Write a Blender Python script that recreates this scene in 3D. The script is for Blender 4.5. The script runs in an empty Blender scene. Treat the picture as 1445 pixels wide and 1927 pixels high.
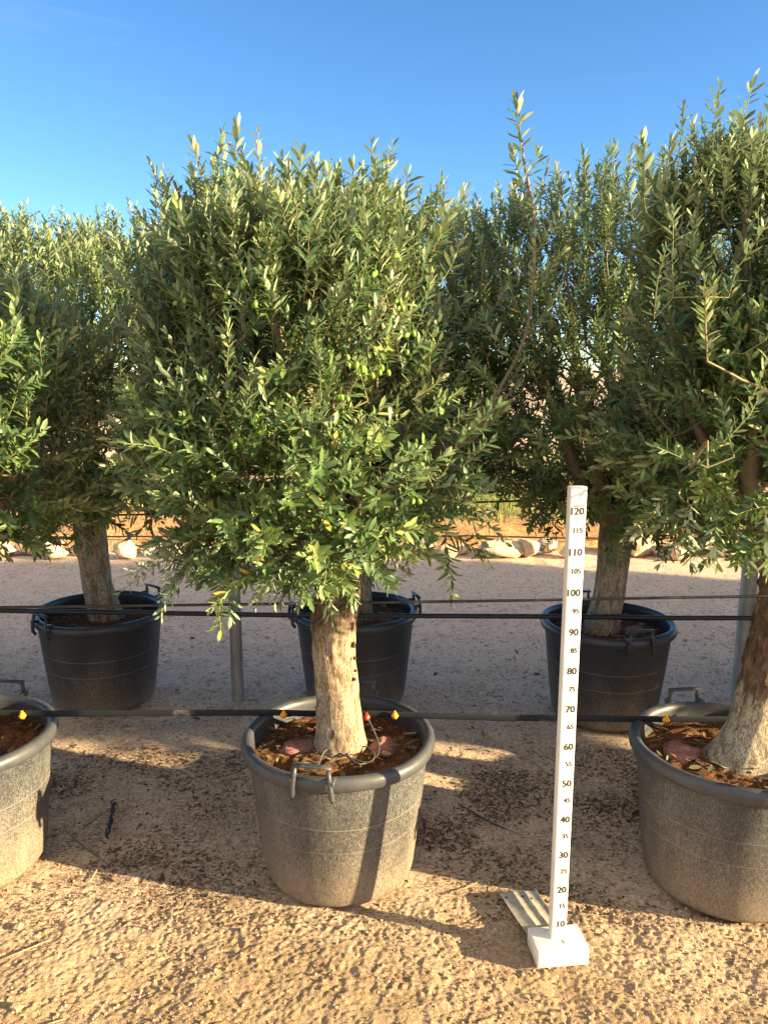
import bpy, math, random
import numpy as np
from mathutils import Vector, Matrix
R = math.radians
scene = bpy.context.scene
COL = scene.collection

# ------------------------------------------------------------ camera
CAMH = 1.512
cam = bpy.data.objects.new('camera', bpy.data.cameras.new('camera'))
COL.objects.link(cam)
cam.location = (0, 0, CAMH)
cam.rotation_euler = (R(90 - 10.28), 0, 0)
cam.data.sensor_fit = 'VERTICAL'
cam.data.sensor_height = 24
cam.data.lens = 24 * 1447 / 1927.0
cam.data.clip_start = 0.05
cam.data.clip_end = 3000
scene.camera = cam

# ------------------------------------------------------------ sky and sun
SUN_EL, SUN_BACK = 14.8, 17.2          # elevation; how far the sun stands in front of the rows
world = bpy.data.worlds.new('World')
scene.world = world
world.use_nodes = True
wn = world.node_tree
wn.nodes.clear()
wo = wn.nodes.new('ShaderNodeOutputWorld')
wb = wn.nodes.new('ShaderNodeBackground')
sk = wn.nodes.new('ShaderNodeTexSky')
sk.sky_type = 'NISHITA'
sk.sun_disc = False
sk.sun_elevation = R(SUN_EL)
sk.sun_rotation = R(90 + SUN_BACK)
sk.altitude = 1200
sk.air_density = 1.0
sk.dust_density = 0.0
sk.ozone_density = 3.2
wb.inputs['Strength'].default_value = 0.068
hs = wn.nodes.new('ShaderNodeHueSaturation')
hs.inputs['Saturation'].default_value = 1.14
hs.inputs['Value'].default_value = 1.0
hs.inputs['Hue'].default_value = .501
wn.links.new(sk.outputs[0], hs.inputs['Color'])
# added unseen cloud veil, overhead and behind the camera, to lift and warm shade
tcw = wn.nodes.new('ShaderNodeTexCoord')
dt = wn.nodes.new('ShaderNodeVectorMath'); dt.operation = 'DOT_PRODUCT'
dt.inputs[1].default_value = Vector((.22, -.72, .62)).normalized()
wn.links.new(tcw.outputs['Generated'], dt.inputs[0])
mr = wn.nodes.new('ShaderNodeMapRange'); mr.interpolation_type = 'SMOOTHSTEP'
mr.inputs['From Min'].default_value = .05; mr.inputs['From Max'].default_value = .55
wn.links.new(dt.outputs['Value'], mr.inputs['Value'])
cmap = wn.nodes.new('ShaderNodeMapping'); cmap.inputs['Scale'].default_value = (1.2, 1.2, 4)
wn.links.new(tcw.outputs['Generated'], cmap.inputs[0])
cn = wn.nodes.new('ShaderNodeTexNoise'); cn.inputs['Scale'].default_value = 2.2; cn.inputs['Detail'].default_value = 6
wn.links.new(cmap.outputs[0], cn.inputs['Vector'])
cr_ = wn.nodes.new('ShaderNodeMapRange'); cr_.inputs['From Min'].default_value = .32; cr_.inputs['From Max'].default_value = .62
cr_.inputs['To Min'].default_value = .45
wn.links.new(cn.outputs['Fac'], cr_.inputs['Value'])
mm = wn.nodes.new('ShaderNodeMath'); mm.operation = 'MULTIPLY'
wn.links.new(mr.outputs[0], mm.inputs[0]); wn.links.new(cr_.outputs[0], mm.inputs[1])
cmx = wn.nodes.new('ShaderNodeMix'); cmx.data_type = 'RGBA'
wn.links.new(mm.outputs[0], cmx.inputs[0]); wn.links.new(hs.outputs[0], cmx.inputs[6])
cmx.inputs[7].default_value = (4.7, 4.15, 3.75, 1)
wm = wn.nodes.new('ShaderNodeMapping'); wm.inputs['Rotation'].default_value = (0, R(4), 0); wm.inputs['Scale'].default_value = (2.2, 2.2, 26)
wn.links.new(tcw.outputs['Generated'], wm.inputs[0])
w2 = wn.nodes.new('ShaderNodeTexNoise'); w2.inputs['Scale'].default_value = 1.3; w2.inputs['Detail'].default_value = 5; w2.inputs['Distortion'].default_value = .4
wn.links.new(wm.outputs[0], w2.inputs['Vector'])
w3 = wn.nodes.new('ShaderNodeMapRange'); w3.inputs['From Min'].default_value = .64; w3.inputs['From Max'].default_value = .84; w3.inputs['To Max'].default_value = .12
wn.links.new(w2.outputs['Fac'], w3.inputs['Value'])
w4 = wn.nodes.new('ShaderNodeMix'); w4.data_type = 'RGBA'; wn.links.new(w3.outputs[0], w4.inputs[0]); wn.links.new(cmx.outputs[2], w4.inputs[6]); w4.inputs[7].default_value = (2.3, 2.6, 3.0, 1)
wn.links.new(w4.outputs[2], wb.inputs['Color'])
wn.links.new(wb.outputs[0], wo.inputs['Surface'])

sun = bpy.data.objects.new('sun', bpy.data.lights.new('sun', 'SUN'))
COL.objects.link(sun)
sun.data.energy = 5.0
sun.data.angle = R(0.6)
sun.data.color = (1.0, 0.76, 0.42)
sd = Vector((math.cos(R(SUN_BACK)) * math.cos(R(SUN_EL)), -math.sin(R(SUN_BACK)) * math.cos(R(SUN_EL)), math.sin(R(SUN_EL))))
sun.rotation_euler = sd.to_track_quat('Z', 'Y').to_euler()
sun.location = (6, -2, 4)

scene.view_settings.view_transform = 'Standard'
scene.view_settings.look = 'None'
scene.view_settings.exposure = 2.15
scene.view_settings.gamma = 1

# ------------------------------------------------------------ helpers
FPX = 1447.0
_c, _s = math.cos(R(10.28)), math.sin(R(10.28))
def ray(x, y):
    u = (x - 722.5) / FPX; v = -(y - 963.5) / FPX
    return (u, _c + v * _s, -_s + v * _c)
def atY(x, y, Y):
    d = ray(x, y); t = Y / d[1]
    return np.array([d[0] * t, Y, CAMH + d[2] * t])
def atZ(x, y, z=0.0):
    d = ray(x, y); t = (z - CAMH) / d[2]
    return np.array([d[0] * t, d[1] * t, z])

def _h(ix, iy, iz, seed):
    n = (ix.astype(np.int64) * 374761393 + iy.astype(np.int64) * 668265263 + iz.astype(np.int64) * 2147483647 + seed * 1274126177) & 0xffffffff
    n = ((n ^ (n >> 13)) * 1274126177) & 0xffffffff
    n = ((n ^ (n >> 16)) * 2246822519) & 0xffffffff
    return ((n ^ (n >> 15)) & 0xffffff) / float(0xffffff)
def noise3(x, y, z, seed=0):
    x, y, z = np.broadcast_arrays(np.asarray(x, float), np.asarray(y, float), np.asarray(z, float))
    ix, iy, iz = np.floor(x), np.floor(y), np.floor(z)
    fx, fy, fz = x - ix, y - iy, z - iz
    fx, fy, fz = [f * f * (3 - 2 * f) for f in (fx, fy, fz)]
    r = 0
    for dx in (0, 1):
        for dy in (0, 1):
            for dz in (0, 1):
                r = r + _h(ix + dx, iy + dy, iz + dz, seed) * (fx if dx else 1 - fx) * (fy if dy else 1 - fy) * (fz if dz else 1 - fz)
    return r * 2 - 1
def noise2(x, y, seed=0):
    ix, iy = np.floor(x), np.floor(y)
    fx, fy = x - ix, y - iy
    fx, fy = fx * fx * (3 - 2 * fx), fy * fy * (3 - 2 * fy)
    z = np.zeros_like(ix)
    a = _h(ix, iy, z, seed); b = _h(ix + 1, iy, z, seed); c = _h(ix, iy + 1, z, seed); d = _h(ix + 1, iy + 1, z, seed)
    return ((a * (1 - fx) + b * fx) * (1 - fy) + (c * (1 - fx) + d * fx) * fy) * 2 - 1

def mesh_np(name, V, loops, starts, totals, smooth=False, mats=None, matidx=None, color=None):
    me = bpy.data.meshes.new(name)
    V = np.asarray(V, np.float32)
    me.vertices.add(len(V)); me.vertices.foreach_set('co', V.ravel())
    me.loops.add(len(loops)); me.loops.foreach_set('vertex_index', np.asarray(loops, np.int32))
    me.polygons.add(len(starts))
    me.polygons.foreach_set('loop_start', np.asarray(starts, np.int32))
    try: me.polygons.foreach_set('loop_total', np.asarray(totals, np.int32))
    except Exception: pass
    if smooth: me.polygons.foreach_set('use_smooth', np.ones(len(starts), bool))
    for m in (mats or []): me.materials.append(m)
    if matidx is not None: me.polygons.foreach_set('material_index', np.asarray(matidx, np.int32))
    if color is not None:
        a = me.color_attributes.new('var', 'FLOAT_COLOR', 'POINT')
        a.data.foreach_set('color', np.asarray(color, np.float32).ravel())
    me.update(calc_edges=True)
    return me
class MB:
    """collects polygons for ONE mesh"""
    def __init__(self): self.V = []; self.F = []; self.n = 0; self.C = []
    def add(self, V, F, col=None):
        V = np.asarray(V, float).reshape(-1, 3)
        self.V.append(V)
        self.F += [tuple(i + self.n for i in f) for f in F]
        c = np.zeros((len(V), 4)); c[:] = (col if col is not None else (0.5, 0.5, 0.5, 1))
        self.C.append(c); self.n += len(V)
    def mesh(self, name, mat, smooth=False):
        V = np.vstack(self.V); L = [i for f in self.F for i in f]
        T = [len(f) for f in self.F]; S = np.concatenate([[0], np.cumsum(T)[:-1]])
        return mesh_np(name, V, L, S, T, smooth, [mat], None, np.vstack(self.C))
    def obj(self, name, mat, parent=None, smooth=False):
        return link(name, self.mesh(name, mat, smooth), parent)
def link(name, me, parent=None):
    o = bpy.data.objects.new(name, me); COL.objects.link(o)
    if parent is not None: o.parent = parent
    return o
def tag(o, label=None, cat=None, group=None, kind=None):
    if label: o['label'] = label
    if cat: o['category'] = cat
    if group: o['group'] = group
    if kind: o['kind'] = kind
    return o
def empty(name, loc, rz=0.0):
    o = bpy.data.objects.new(name, None); COL.objects.link(o)
    o.location = loc; o.rotation_euler = (0, 0, rz); o.empty_display_size = .1
    return o
def grid_faces(nu, nv, closed=False):
    F = []
    m = nu if closed else nu - 1
    for j in range(nv - 1):
        for i in range(m):
            a = j * nu + i; b = j * nu + (i + 1) % nu
            F.append((a, b, b + nu, a + nu))
    return F
def tube(mb, pts, rad, n=8, cap=True, flat=None, col=None):
    """swept tube; flat=(a,b) gives an elliptical section a (side) by b (up)"""
    P = [Vector(p) for p in pts]; k = len(P)
    if not hasattr(rad, '__len__'): rad = [rad] * k
    V = []
    up = Vector((0, 0, 1))
    prev = None
    for i in range(k):
        t = (P[min(i + 1, k - 1)] - P[max(i - 1, 0)]).normalized()
        if prev is None:
            u = t.cross(up) if abs(t.z) < .95 else t.cross(Vector((1, 0, 0)))
        else:
            u = prev - t * prev.dot(t)
        u.normalize(); prev = u; v = u.cross(t)
        for j in range(n):
            a = 2 * math.pi * j / n
            if flat: V.append(P[i] + u * math.cos(a) * flat[0] + v * math.sin(a) * flat[1])
            else: V.append(P[i] + (u * math.cos(a) + v * math.sin(a)) * rad[i])
    F = grid_faces(n, k, True)
    if cap:
        F.append(tuple(range(n - 1, -1, -1))); F.append(tuple((k - 1) * n + j for j in range(n)))
    mb.add(V, F, col)
def lathe(mb, prof, n=64, close=False):
    V = []
    for r, z in prof:
        for j in range(n):
            a = 2 * math.pi * j / n
            V.append((r * math.cos(a), r * math.sin(a), z))
    F = grid_faces(n, len(prof), True)
    if close:
        F.append(tuple(range(n - 1, -1, -1)))
    mb.add(V, F)
def bevbox(mb, lo, hi, b=0.003, M=None):
    """box with chamfered edges"""
    import bmesh
    bm = bmesh.new()
    bmesh.ops.create_cube(bm, size=1)
    for v in bm.verts:
        v.co = Vector([(lo[k] + hi[k]) / 2 + v.co[k] * (hi[k] - lo[k]) for k in range(3)])
    bmesh.ops.bevel(bm, geom=bm.edges[:], offset=b, segments=2, affect='EDGES', profile=.6)
    V = [(M @ v.co) if M else v.co for v in bm.verts]
    for i, v in enumerate(bm.verts): v.index = i
    F = [tuple(v.index for v in f.verts) for f in bm.faces]
    mb.add([tuple(v) for v in V], F); bm.free()

# ------------------------------------------------------------ materials
class NT:
    def __init__(self, name):
        self.m = bpy.data.materials.new(name); self.m.use_nodes = True
        self.t = self.m.node_tree; self.t.nodes.clear()
        self.out = self.t.nodes.new('ShaderNodeOutputMaterial')
    def n(self, typ, **kw):
        nd = self.t.nodes.new(typ)
        for k, v in kw.items():
            if k.startswith('i_'):
                key = k[2:]; key = int(key) if key.isdigit() else key.replace('_', ' ')
                nd.inputs[key].default_value = v
            else: setattr(nd, k, v)
        return nd
    def l(self, a, b): self.t.links.new(a, b)
    def noise(self, vec, scale, detail=4, rough=.55, dist=0):
        nd = self.n('ShaderNodeTexNoise'); nd.inputs['Scale'].default_value = scale
        nd.inputs['Detail'].default_value = detail; nd.inputs['Roughness'].default_value = rough
        nd.inputs['Distortion'].default_value = dist
        self.l(vec, nd.inputs['Vector']); return nd.outputs['Fac']
    def ramp(self, fac, stops, interp='LINEAR'):
        nd = self.n('ShaderNodeValToRGB'); cr = nd.color_ramp; cr.interpolation = interp
        while len(cr.elements) < len(stops): cr.elements.new(.5)
        for e, (p, c) in zip(cr.elements, stops):
            e.position = p; e.color = (*c, 1) if hasattr(c, '__len__') else (c, c, c, 1)
        self.l(fac, nd.inputs[0]); return nd.outputs[0]
    def mix(self, fac, a, b, blend='MIX'):
        nd = self.n('ShaderNodeMix', data_type='RGBA', blend_type=blend)
        for sock, v in ((nd.inputs[0], fac), (nd.inputs[6], a), (nd.inputs[7], b)):
            if hasattr(v, 'links'): self.l(v, sock)
            elif hasattr(v, '__len__'): sock.default_value = (*v, 1)
            else: sock.default_value = v
        return nd.outputs[2]
    def math(self, op, a, b=None, clamp=False):
        nd = self.n('ShaderNodeMath', operation=op, use_clamp=clamp)
        for i, v in enumerate((a, b)):
            if v is None: continue
            if hasattr(v, 'links'): self.l(v, nd.inputs[i])
            else: nd.inputs[i].default_value = v
        return nd.outputs[0]
    def bump(self, h, strength=.5, dist=.01, normal=None):
        nd = self.n('ShaderNodeBump'); nd.inputs['Strength'].default_value = strength
        nd.inputs['Distance'].default_value = dist; self.l(h, nd.inputs['Height'])
        if normal is not None: self.l(normal, nd.inputs['Normal'])
        return nd.outputs[0]
    def bsdf(self, color, rough=.8, normal=None, spec=.5, metal=0, link=True):
        b = self.n('ShaderNodeBsdfPrincipled')
        for key, v in (('Base Color', color), ('Roughness', rough), ('Specular IOR Level', spec), ('Metallic', metal)):
            if hasattr(v, 'links'): self.l(v, b.inputs[key])
            elif hasattr(v, '__len__'): b.inputs[key].default_value = (*v, 1)
            else: b.inputs[key].default_value = v
        if normal is not None: self.l(normal, b.inputs['Normal'])
        if link: self.l(b.outputs[0], self.out.inputs['Surface'])
        return b
    def obj(self): return self.n('ShaderNodeTexCoord').outputs['Object']
    def pos(self): return self.n('ShaderNodeNewGeometry').outputs['Position']
    def xyz(self, v):
        s = self.n('ShaderNodeSeparateXYZ'); self.l(v, s.inputs[0]); return s.outputs
    def scale(self, v, s):
        m = self.n('ShaderNodeMapping'); m.inputs['Scale'].default_value = s; self.l(v, m.inputs[0]); return m.outputs[0]

def mat_ground():
    t = NT('sandy_ground'); p = t.pos()
    a = t.noise(p, 1.3, 5, .6); b = t.noise(p, 9, 5, .65); c = t.noise(p, 90, 4, .7); d = t.noise(p, 330, 3, .7)
    base = t.ramp(a, [(.3, (.38, .275, .165)), (.5, (.46, .34, .205)), (.7, (.52, .40, .255))])
    base = t.mix(t.ramp(b, [(.35, 0.), (.65, .55)]), base, (.36, .25, .165))
    base = t.mix(t.ramp(c, [(.56, 0.), (.66, .5)]), base, (.58, .50, .40))
    base = t.mix(t.ramp(c, [(.30, .75), (.42, 0.)]), base, (.16, .105, .065))
    base = t.mix(t.ramp(d, [(.30, .45), (.45, 0.)]), base, (.17, .12, .08))
    # the track behind the front row is greyer crushed limestone
    y = t.xyz(p)[1]
    trk = t.math('ADD', y, t.math('MULTIPLY', t.noise(p, 1.8, 4), 1.4))
    f = t.ramp(t.math('DIVIDE', trk, 10), [(.235, 0.), (.285, .6), (.36, .9)])
    grey = t.mix(t.ramp(c, [(.38, 0.), (.6, 1.)]), (.52, .39, .285), (.80, .63, .48))
    grey = t.mix(t.ramp(t.noise(p, 28, 5, .7), [(.34, .8), (.46, 0.)]), grey, (.17, .125, .09))
    base = t.mix(f, base, grey)
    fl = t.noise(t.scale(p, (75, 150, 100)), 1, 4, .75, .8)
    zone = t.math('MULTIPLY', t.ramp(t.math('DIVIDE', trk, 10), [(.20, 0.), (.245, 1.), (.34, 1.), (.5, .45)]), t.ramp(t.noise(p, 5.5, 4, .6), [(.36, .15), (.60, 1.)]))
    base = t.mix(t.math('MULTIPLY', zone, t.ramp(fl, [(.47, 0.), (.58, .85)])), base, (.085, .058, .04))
    h = t.math('ADD', t.math('MULTIPLY', c, 1.), t.math('MULTIPLY', d, .6))
    n = t.bump(h, .8, .008)
    t.bsdf(base, 1., n, .03); return t.m
def mat_bed():
    t = NT('red_soil'); p = t.pos()
    a = t.noise(p, 1.1, 5, .6); b = t.noise(p, 14, 5, .7)
    base = t.mix(t.ramp(b, [(.35, 0.), (.65, 1.)]), (.40, .19, .07), (.66, .39, .17))
    base = t.mix(t.ramp(a, [(.45, 0.), (.7, .6)]), base, (.42, .31, .19))
    yy = t.xyz(p)[1]; base = t.mix(t.ramp(t.math('DIVIDE', yy, 14), [(.52, 0.), (.72, .65)]), base, (.33, .34, .15))
    t.bsdf(base, .95, t.bump(b, .9, .05), .1); return t.m
def mat_plastic(name, dust=.5, low=.9):
    """black plastic dusted with soil, the dust thickest low on the wall"""
    t = NT(name); o = t.obj(); z = t.xyz(o)[2]
    ri = t.n('ShaderNodeObjectInfo')
    vadd = t.n('ShaderNodeVectorMath', operation='ADD'); t.l(o, vadd.inputs[0])
    cmb = t.n('ShaderNodeCombineXYZ'); t.l(t.math('MULTIPLY', ri.outputs['Random'], 37.), cmb.inputs[0]); t.l(cmb.outputs[0], vadd.inputs[1])
    o2 = vadd.outputs[0]
    sp = t.noise(o2, 340, 3, .8); sp2 = t.noise(t.scale(o2, (230, 230, 80)), 1, 4, .8); pa = t.noise(t.scale(o2, (7, 7, 3)), 1, 4, .6)
    zz = t.math('DIVIDE', z, .44)
    amt = t.ramp(zz, [(.0, low), (.18, .5 + .3 * low), (.45, .40 * low + .1), (.80, .28), (.93, .22)])
    k = t.math('ADD', t.math('MULTIPLY', amt, .42), t.math('MULTIPLY', t.math('SUBTRACT', pa, .5), .55))
    k = t.math('ADD', k, dust - .5)
    s = t.math('ADD', t.math('MULTIPLY', sp, .6), t.math('MULTIPLY', sp2, .4))
    f = t.math('ADD', t.math('MULTIPLY', t.math('SUBTRACT', s, .5), 1.5), t.math('MULTIPLY', k, .62))
    f = t.ramp(f, [(.02, .03), (.15, .32), (.30, .92)])
    for zl in (.195, .271):
        ln_ = t.math('LESS_THAN', t.math('ABSOLUTE', t.math('SUBTRACT', z, zl)), .0011)
        f = t.math('MAXIMUM', f, t.math('MULTIPLY', ln_, t.ramp(pa, [(.35, .35), (.6, .9)])))
    col = t.mix(f, (.014, .018, .027), t.mix(t.ramp(zz, [(.1, 0.), (.75, 1.)]), (.28, .22, .155), (.21, .21, .195)))
    rough = t.ramp(f, [(0., .42), (1., .95)])
    t.bsdf(col, rough, t.bump(sp, .25, .002), .5); return t.m
def mat_rim(name, dust):
    t = NT(name); o = t.obj()
    a = t.noise(t.scale(o, (12, 12, 12)), 1, 4, .6); b = t.noise(o, 220, 3, .7)
    f = t.ramp(t.math('ADD', t.math('MULTIPLY', a, .7), t.math('MULTIPLY', b, .3)), [(.35, dust * .25), (.7, dust)])
    col = t.mix(f, (.020, .028, .044), (.19, .18, .165))
    t.bsdf(col, t.ramp(f, [(0., .36), (1., .75)]), None, .5); return t.m
def mat_simple(name, col, rough=.6, metal=0, var=.25, scale=40, spec=.5, bump=0.):
    t = NT(name); o = t.obj(); a = t.noise(o, scale, 4, .65)
    c = t.mix(t.ramp(a, [(.3, 0.), (.7, 1.)]), tuple(x * (1 - var) for x in col), tuple(min(1, x * (1 + var)) for x in col))
    t.bsdf(c, rough, t.bump(a, .6, bump) if bump else None, spec, metal); return t.m
def mat_soil():
    t = NT('potting_soil'); p = t.pos()
    a = t.noise(p, 30, 5, .7); b = t.noise(p, 190, 4, .75)
    c = t.mix(t.ramp(a, [(.4, 0.), (.65, 1.)]), (.13, .055, .028), (.30, .15, .075))
    c = t.mix(t.ramp(b, [(.36, .8), (.5, 0.)]), c, (.045, .022, .012))
    c = t.mix(t.ramp(b, [(.60, 0.), (.68, .8)]), c, (.50, .34, .20))
    t.bsdf(c, .95, t.bump(t.math('ADD', a, b), 1., .01), .1); return t.m
def mat_clod():
    t = NT('pink_clod'); p = t.pos(); b = t.noise(p, 160, 5, .8)
    c = t.mix(t.ramp(b, [(.35, 0.), (.65, 1.)]), (.24, .10, .085), (.50, .26, .23))
    t.bsdf(c, .9, t.bump(b, .8, .01), .2); return t.m
def mat_bark(name, split, sharp=6.0, pale=(.50, .42, .31)):
    """smooth pale bark low down, old rough dark bark above height `split`"""
    t = NT(name); o = t.obj(); z = t.xyz(o)[2]
    fib = t.noise(t.scale(o, (60, 60, 17)), 1, 5, .75, .7)
    mid = t.noise(t.scale(o, (16, 16, 5)), 1, 5, .65, .6)
    fine = t.noise(t.scale(o, (1.3, 1.3, .5)), 210, 4, .8)
    pc = t.mix(t.ramp(mid, [(.36, 0.), (.6, 1.)]), tuple(x * .66 for x in pale), pale)
    pc = t.mix(t.ramp(fib, [(.38, .9), (.52, 0.)]), pc, (.12, .08, .045))
    pc = t.mix(t.ramp(fine, [(.42, .85), (.52, 0.)]), pc, (.13, .085, .05))
    pc = t.mix(t.ramp(t.noise(t.scale(o, (9, 9, 2.5)), 1, 5, .7, .8), [(.50, 0.), (.60, .62)]), pc, (.085, .06, .04))
    dc = t.mix(t.ramp(fib, [(.35, 0.), (.65, 1.)]), (.035, .022, .014), (.19, .13, .085))
    f = t.math('ADD', t.math('MULTIPLY', t.math('SUBTRACT', z, split), sharp), t.math('MULTIPLY', t.math('SUBTRACT', mid, .5), 3.2), False)
    f = t.ramp(t.math('ADD', f, .5), [(.3, 0.), (.7, 1.)])
    col = t.mix(f, pc, dc)
    h = t.math('ADD', t.math('MULTIPLY', fib, .8), t.math('MULTIPLY', fine, .25))
    t.bsdf(col, .85, t.bump(h, .9, .008), .25); return t.m
def mat_twig():
    t = NT('twig_bark'); a = t.n('ShaderNodeVertexColor', layer_name='var')
    s = t.n('ShaderNodeSeparateColor'); t.l(a.outputs[0], s.inputs[0])
    n = t.noise(t.obj(), 60, 3)
    old = t.mix(n, (.13, .10, .075), (.25, .205, .155))
    c = t.mix(s.outputs[0], (.20, .20, .085), old)
    t.bsdf(c, .7, None, .3); return t.m
def mat_leaf():
    t = NT('olive_leaf'); a = t.n('ShaderNodeVertexColor', layer_name='var')
    s = t.n('ShaderNodeSeparateColor'); t.l(a.outputs[0], s.inputs[0])
    g = t.n('ShaderNodeNewGeometry')
    top = t.ramp(s.outputs[0], [(0., (.018, .052, .026)), (.4, (.055, .125, .046)), (.75, (.135, .225, .070)), (.965, (.26, .33, .11)), (1., (.46, .36, .06))])
    und = t.ramp(s.outputs[0], [(0., (.17, .27, .18)), (.6, (.29, .375, .24)), (1., (.45, .48, .28))])
    top = t.mix(t.ramp(s.outputs[1], [(.0, .55), (.16, 0.)]), top, (.23, .26, .13))      # pale midrib
    col = t.mix(g.outputs['Backfacing'], top, und)
    b = t.bsdf(col, t.math('ADD', t.math('MULTIPLY', g.outputs['Backfacing'], .25), .42), None, .5, 0, False)
    tr = t.n('ShaderNodeBsdfTranslucent'); t.l(t.mix(.5, col, (.22, .30, .05)), tr.inputs[0])
    mx = t.n('ShaderNodeMixShader'); mx.inputs[0].default_value = .22
    t.l(b.outputs[0], mx.inputs[1]); t.l(tr.outputs[0], mx.inputs[2]); t.l(mx.outputs[0], t.out.inputs['Surface'])
    return t.m
def mat_litter():
    t = NT('dry_litter'); a = t.n('ShaderNodeVertexColor', layer_name='var')
    s = t.n('ShaderNodeSeparateColor'); t.l(a.outputs[0], s.inputs[0])
    c = t.ramp(s.outputs[0], [(0., (.05, .032, .022)), (.35, (.11, .07, .042)), (.6, (.19, .11, .06)), (.8, (.30, .21, .12)), (.9, (.06, .10, .04)), (1., (.22, .26, .16))])
    t.bsdf(c, .8, None, .3); return t.m
def mat_stone(name, lo=(.44, .33, .22), hi=(.66, .54, .39)):
    t = NT(name); o = t.obj(); a = t.noise(o, 9, 5, .65); b = t.noise(o, 45, 4, .7)
    c = t.mix(t.ramp(a, [(.35, 0.), (.6, 1.)]), lo, hi)
    c = t.mix(t.ramp(b, [(.30, .7), (.42, 0.)]), c, (.33, .20, .11))
    t.bsdf(c, .9, t.bump(b, .6, .02), .2); return t.m
def mat_grass():
    t = NT('grass_blade'); a = t.n('ShaderNodeVertexColor', layer_name='var')
    s = t.n('ShaderNodeSeparateColor'); t.l(a.outputs[0], s.inputs[0])
    c = t.ramp(s.outputs[0], [(0., (.13, .24, .06)), (.6, (.26, .36, .11)), (1., (.55, .44, .18))])
    b = t.bsdf(c, .6, None, .3, 0, False)
    tr = t.n('ShaderNodeBsdfTranslucent'); t.l(c, tr.inputs[0])
    mx = t.n('ShaderNodeMixShader'); mx.inputs[0].default_value = .3
    t.l(b.outputs[0], mx.inputs[1]); t.l(tr.outputs[0], mx.inputs[2]); t.l(mx.outputs[0], t.out.inputs['Surface']); return t.m
def mat_white():
    t = NT('white_paint'); o = t.obj(); a = t.noise(o, 14, 5, .7); b = t.noise(o, 170, 3, .7)
    c = t.mix(t.ramp(a, [(.45, 0.), (.8, .5)]), (.82, .80, .76), (.66, .61, .54))
    c = t.mix(t.ramp(b, [(.22, .8), (.30, 0.)]), c, (.35, .27, .2))
    z = t.xyz(o)[2]; m_ = t.math('MULTIPLY', t.ramp(z, [(0., .55), (.05, .22), (.25, .05), (1., .05)]), t.ramp(t.noise(o, 55, 5, .8), [(.42, 0.), (.62, 1.)]))
    c = t.mix(m_, c, (.40, .29, .19))
    t.bsdf(c, .5, t.bump(a, .15, .004), .4); return t.m
def mat_galv(name, col=(.30, .31, .31), metal=.45):
    t = NT(name); o = t.obj(); a = t.noise(t.scale(o, (30, 30, 6)), 1, 5, .7); b = t.noise(o, 90, 3)
    c = t.mix(t.ramp(a, [(.35, 0.), (.65, 1.)]), tuple(x * .7 for x in col), tuple(x * 1.25 for x in col))
    c = t.mix(t.ramp(b, [(.62, 0.), (.75, .5)]), c, (.30, .22, .15))
    t.bsdf(c, .5, t.bump(a, .2, .002), .5, metal); return t.m
M_ground, M_bed = mat_ground(), mat_bed()
M_pot_dusty, M_pot_clean = mat_plastic('dusty_black_plastic', .56, .8), mat_plastic('black_plastic', .34, 1.25)
M_rim_dusty, M_rim_clean = mat_rim('dusty_rim_plastic', .34), mat_rim('rim_plastic', .12)
M_soil, M_clod, M_leaf, M_twig, M_litter = mat_soil(), mat_clod(), mat_leaf(), mat_twig(), mat_litter()
M_bark_c = mat_bark('bark_centre', .80, 4, (.48, .40, .29)); M_bark_r = mat_bark('bark_right', .58, 6, (.54, .48, .37))
M_bark_b = mat_bark('bark_back', .98, 5, (.47, .42, .34))
M_olive = mat_simple('green_olive', (.17, .31, .045), .35, 0, .2, 30)
M_hose = mat_simple('black_hose', (.016, .018, .022), .5, 0, .5, 25)
M_hose_dusty = mat_simple('dusty_hose', (.075, .073, .07), .7, 0, .6, 9)
def mat_strap():
    t = NT('strap_plastic'); o = t.obj(); a = t.noise(t.scale(o, (2.2, 1, 1)), 1, 3, .5); b = t.noise(o, 40, 3)
    t.bsdf(t.mix(t.ramp(t.math('ADD', t.math('MULTIPLY', a, .85), t.math('MULTIPLY', b, .15)), [(.60, 0.), (.66, 1.)]), (.010, .013, .02), (.12, .12, .115)), .62, None, .25); return t.m
M_strap = mat_strap()
M_orange, M_redp = mat_simple('orange_plastic', (.80, .34, .02), .4), mat_simple('red_plastic', (.55, .05, .02), .4)
M_white, M_galv, M_plate = mat_white(), mat_galv('galvanised_steel'), mat_galv('galvanised_sheet', (.40, .37, .30), .1)
M_scar = mat_simple('scar_bark', (.05, .033, .02), .9)
M_ink = mat_simple('black_ink', (.02, .02, .028), .6)
M_rock, M_pebble, M_grass = mat_stone('limestone'), mat_stone('pebbles', (.24, .175, .115), (.46, .355, .24)), mat_grass()
M_straw = mat_simple('dry_straw', (.42, .33, .19), .8)

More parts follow.
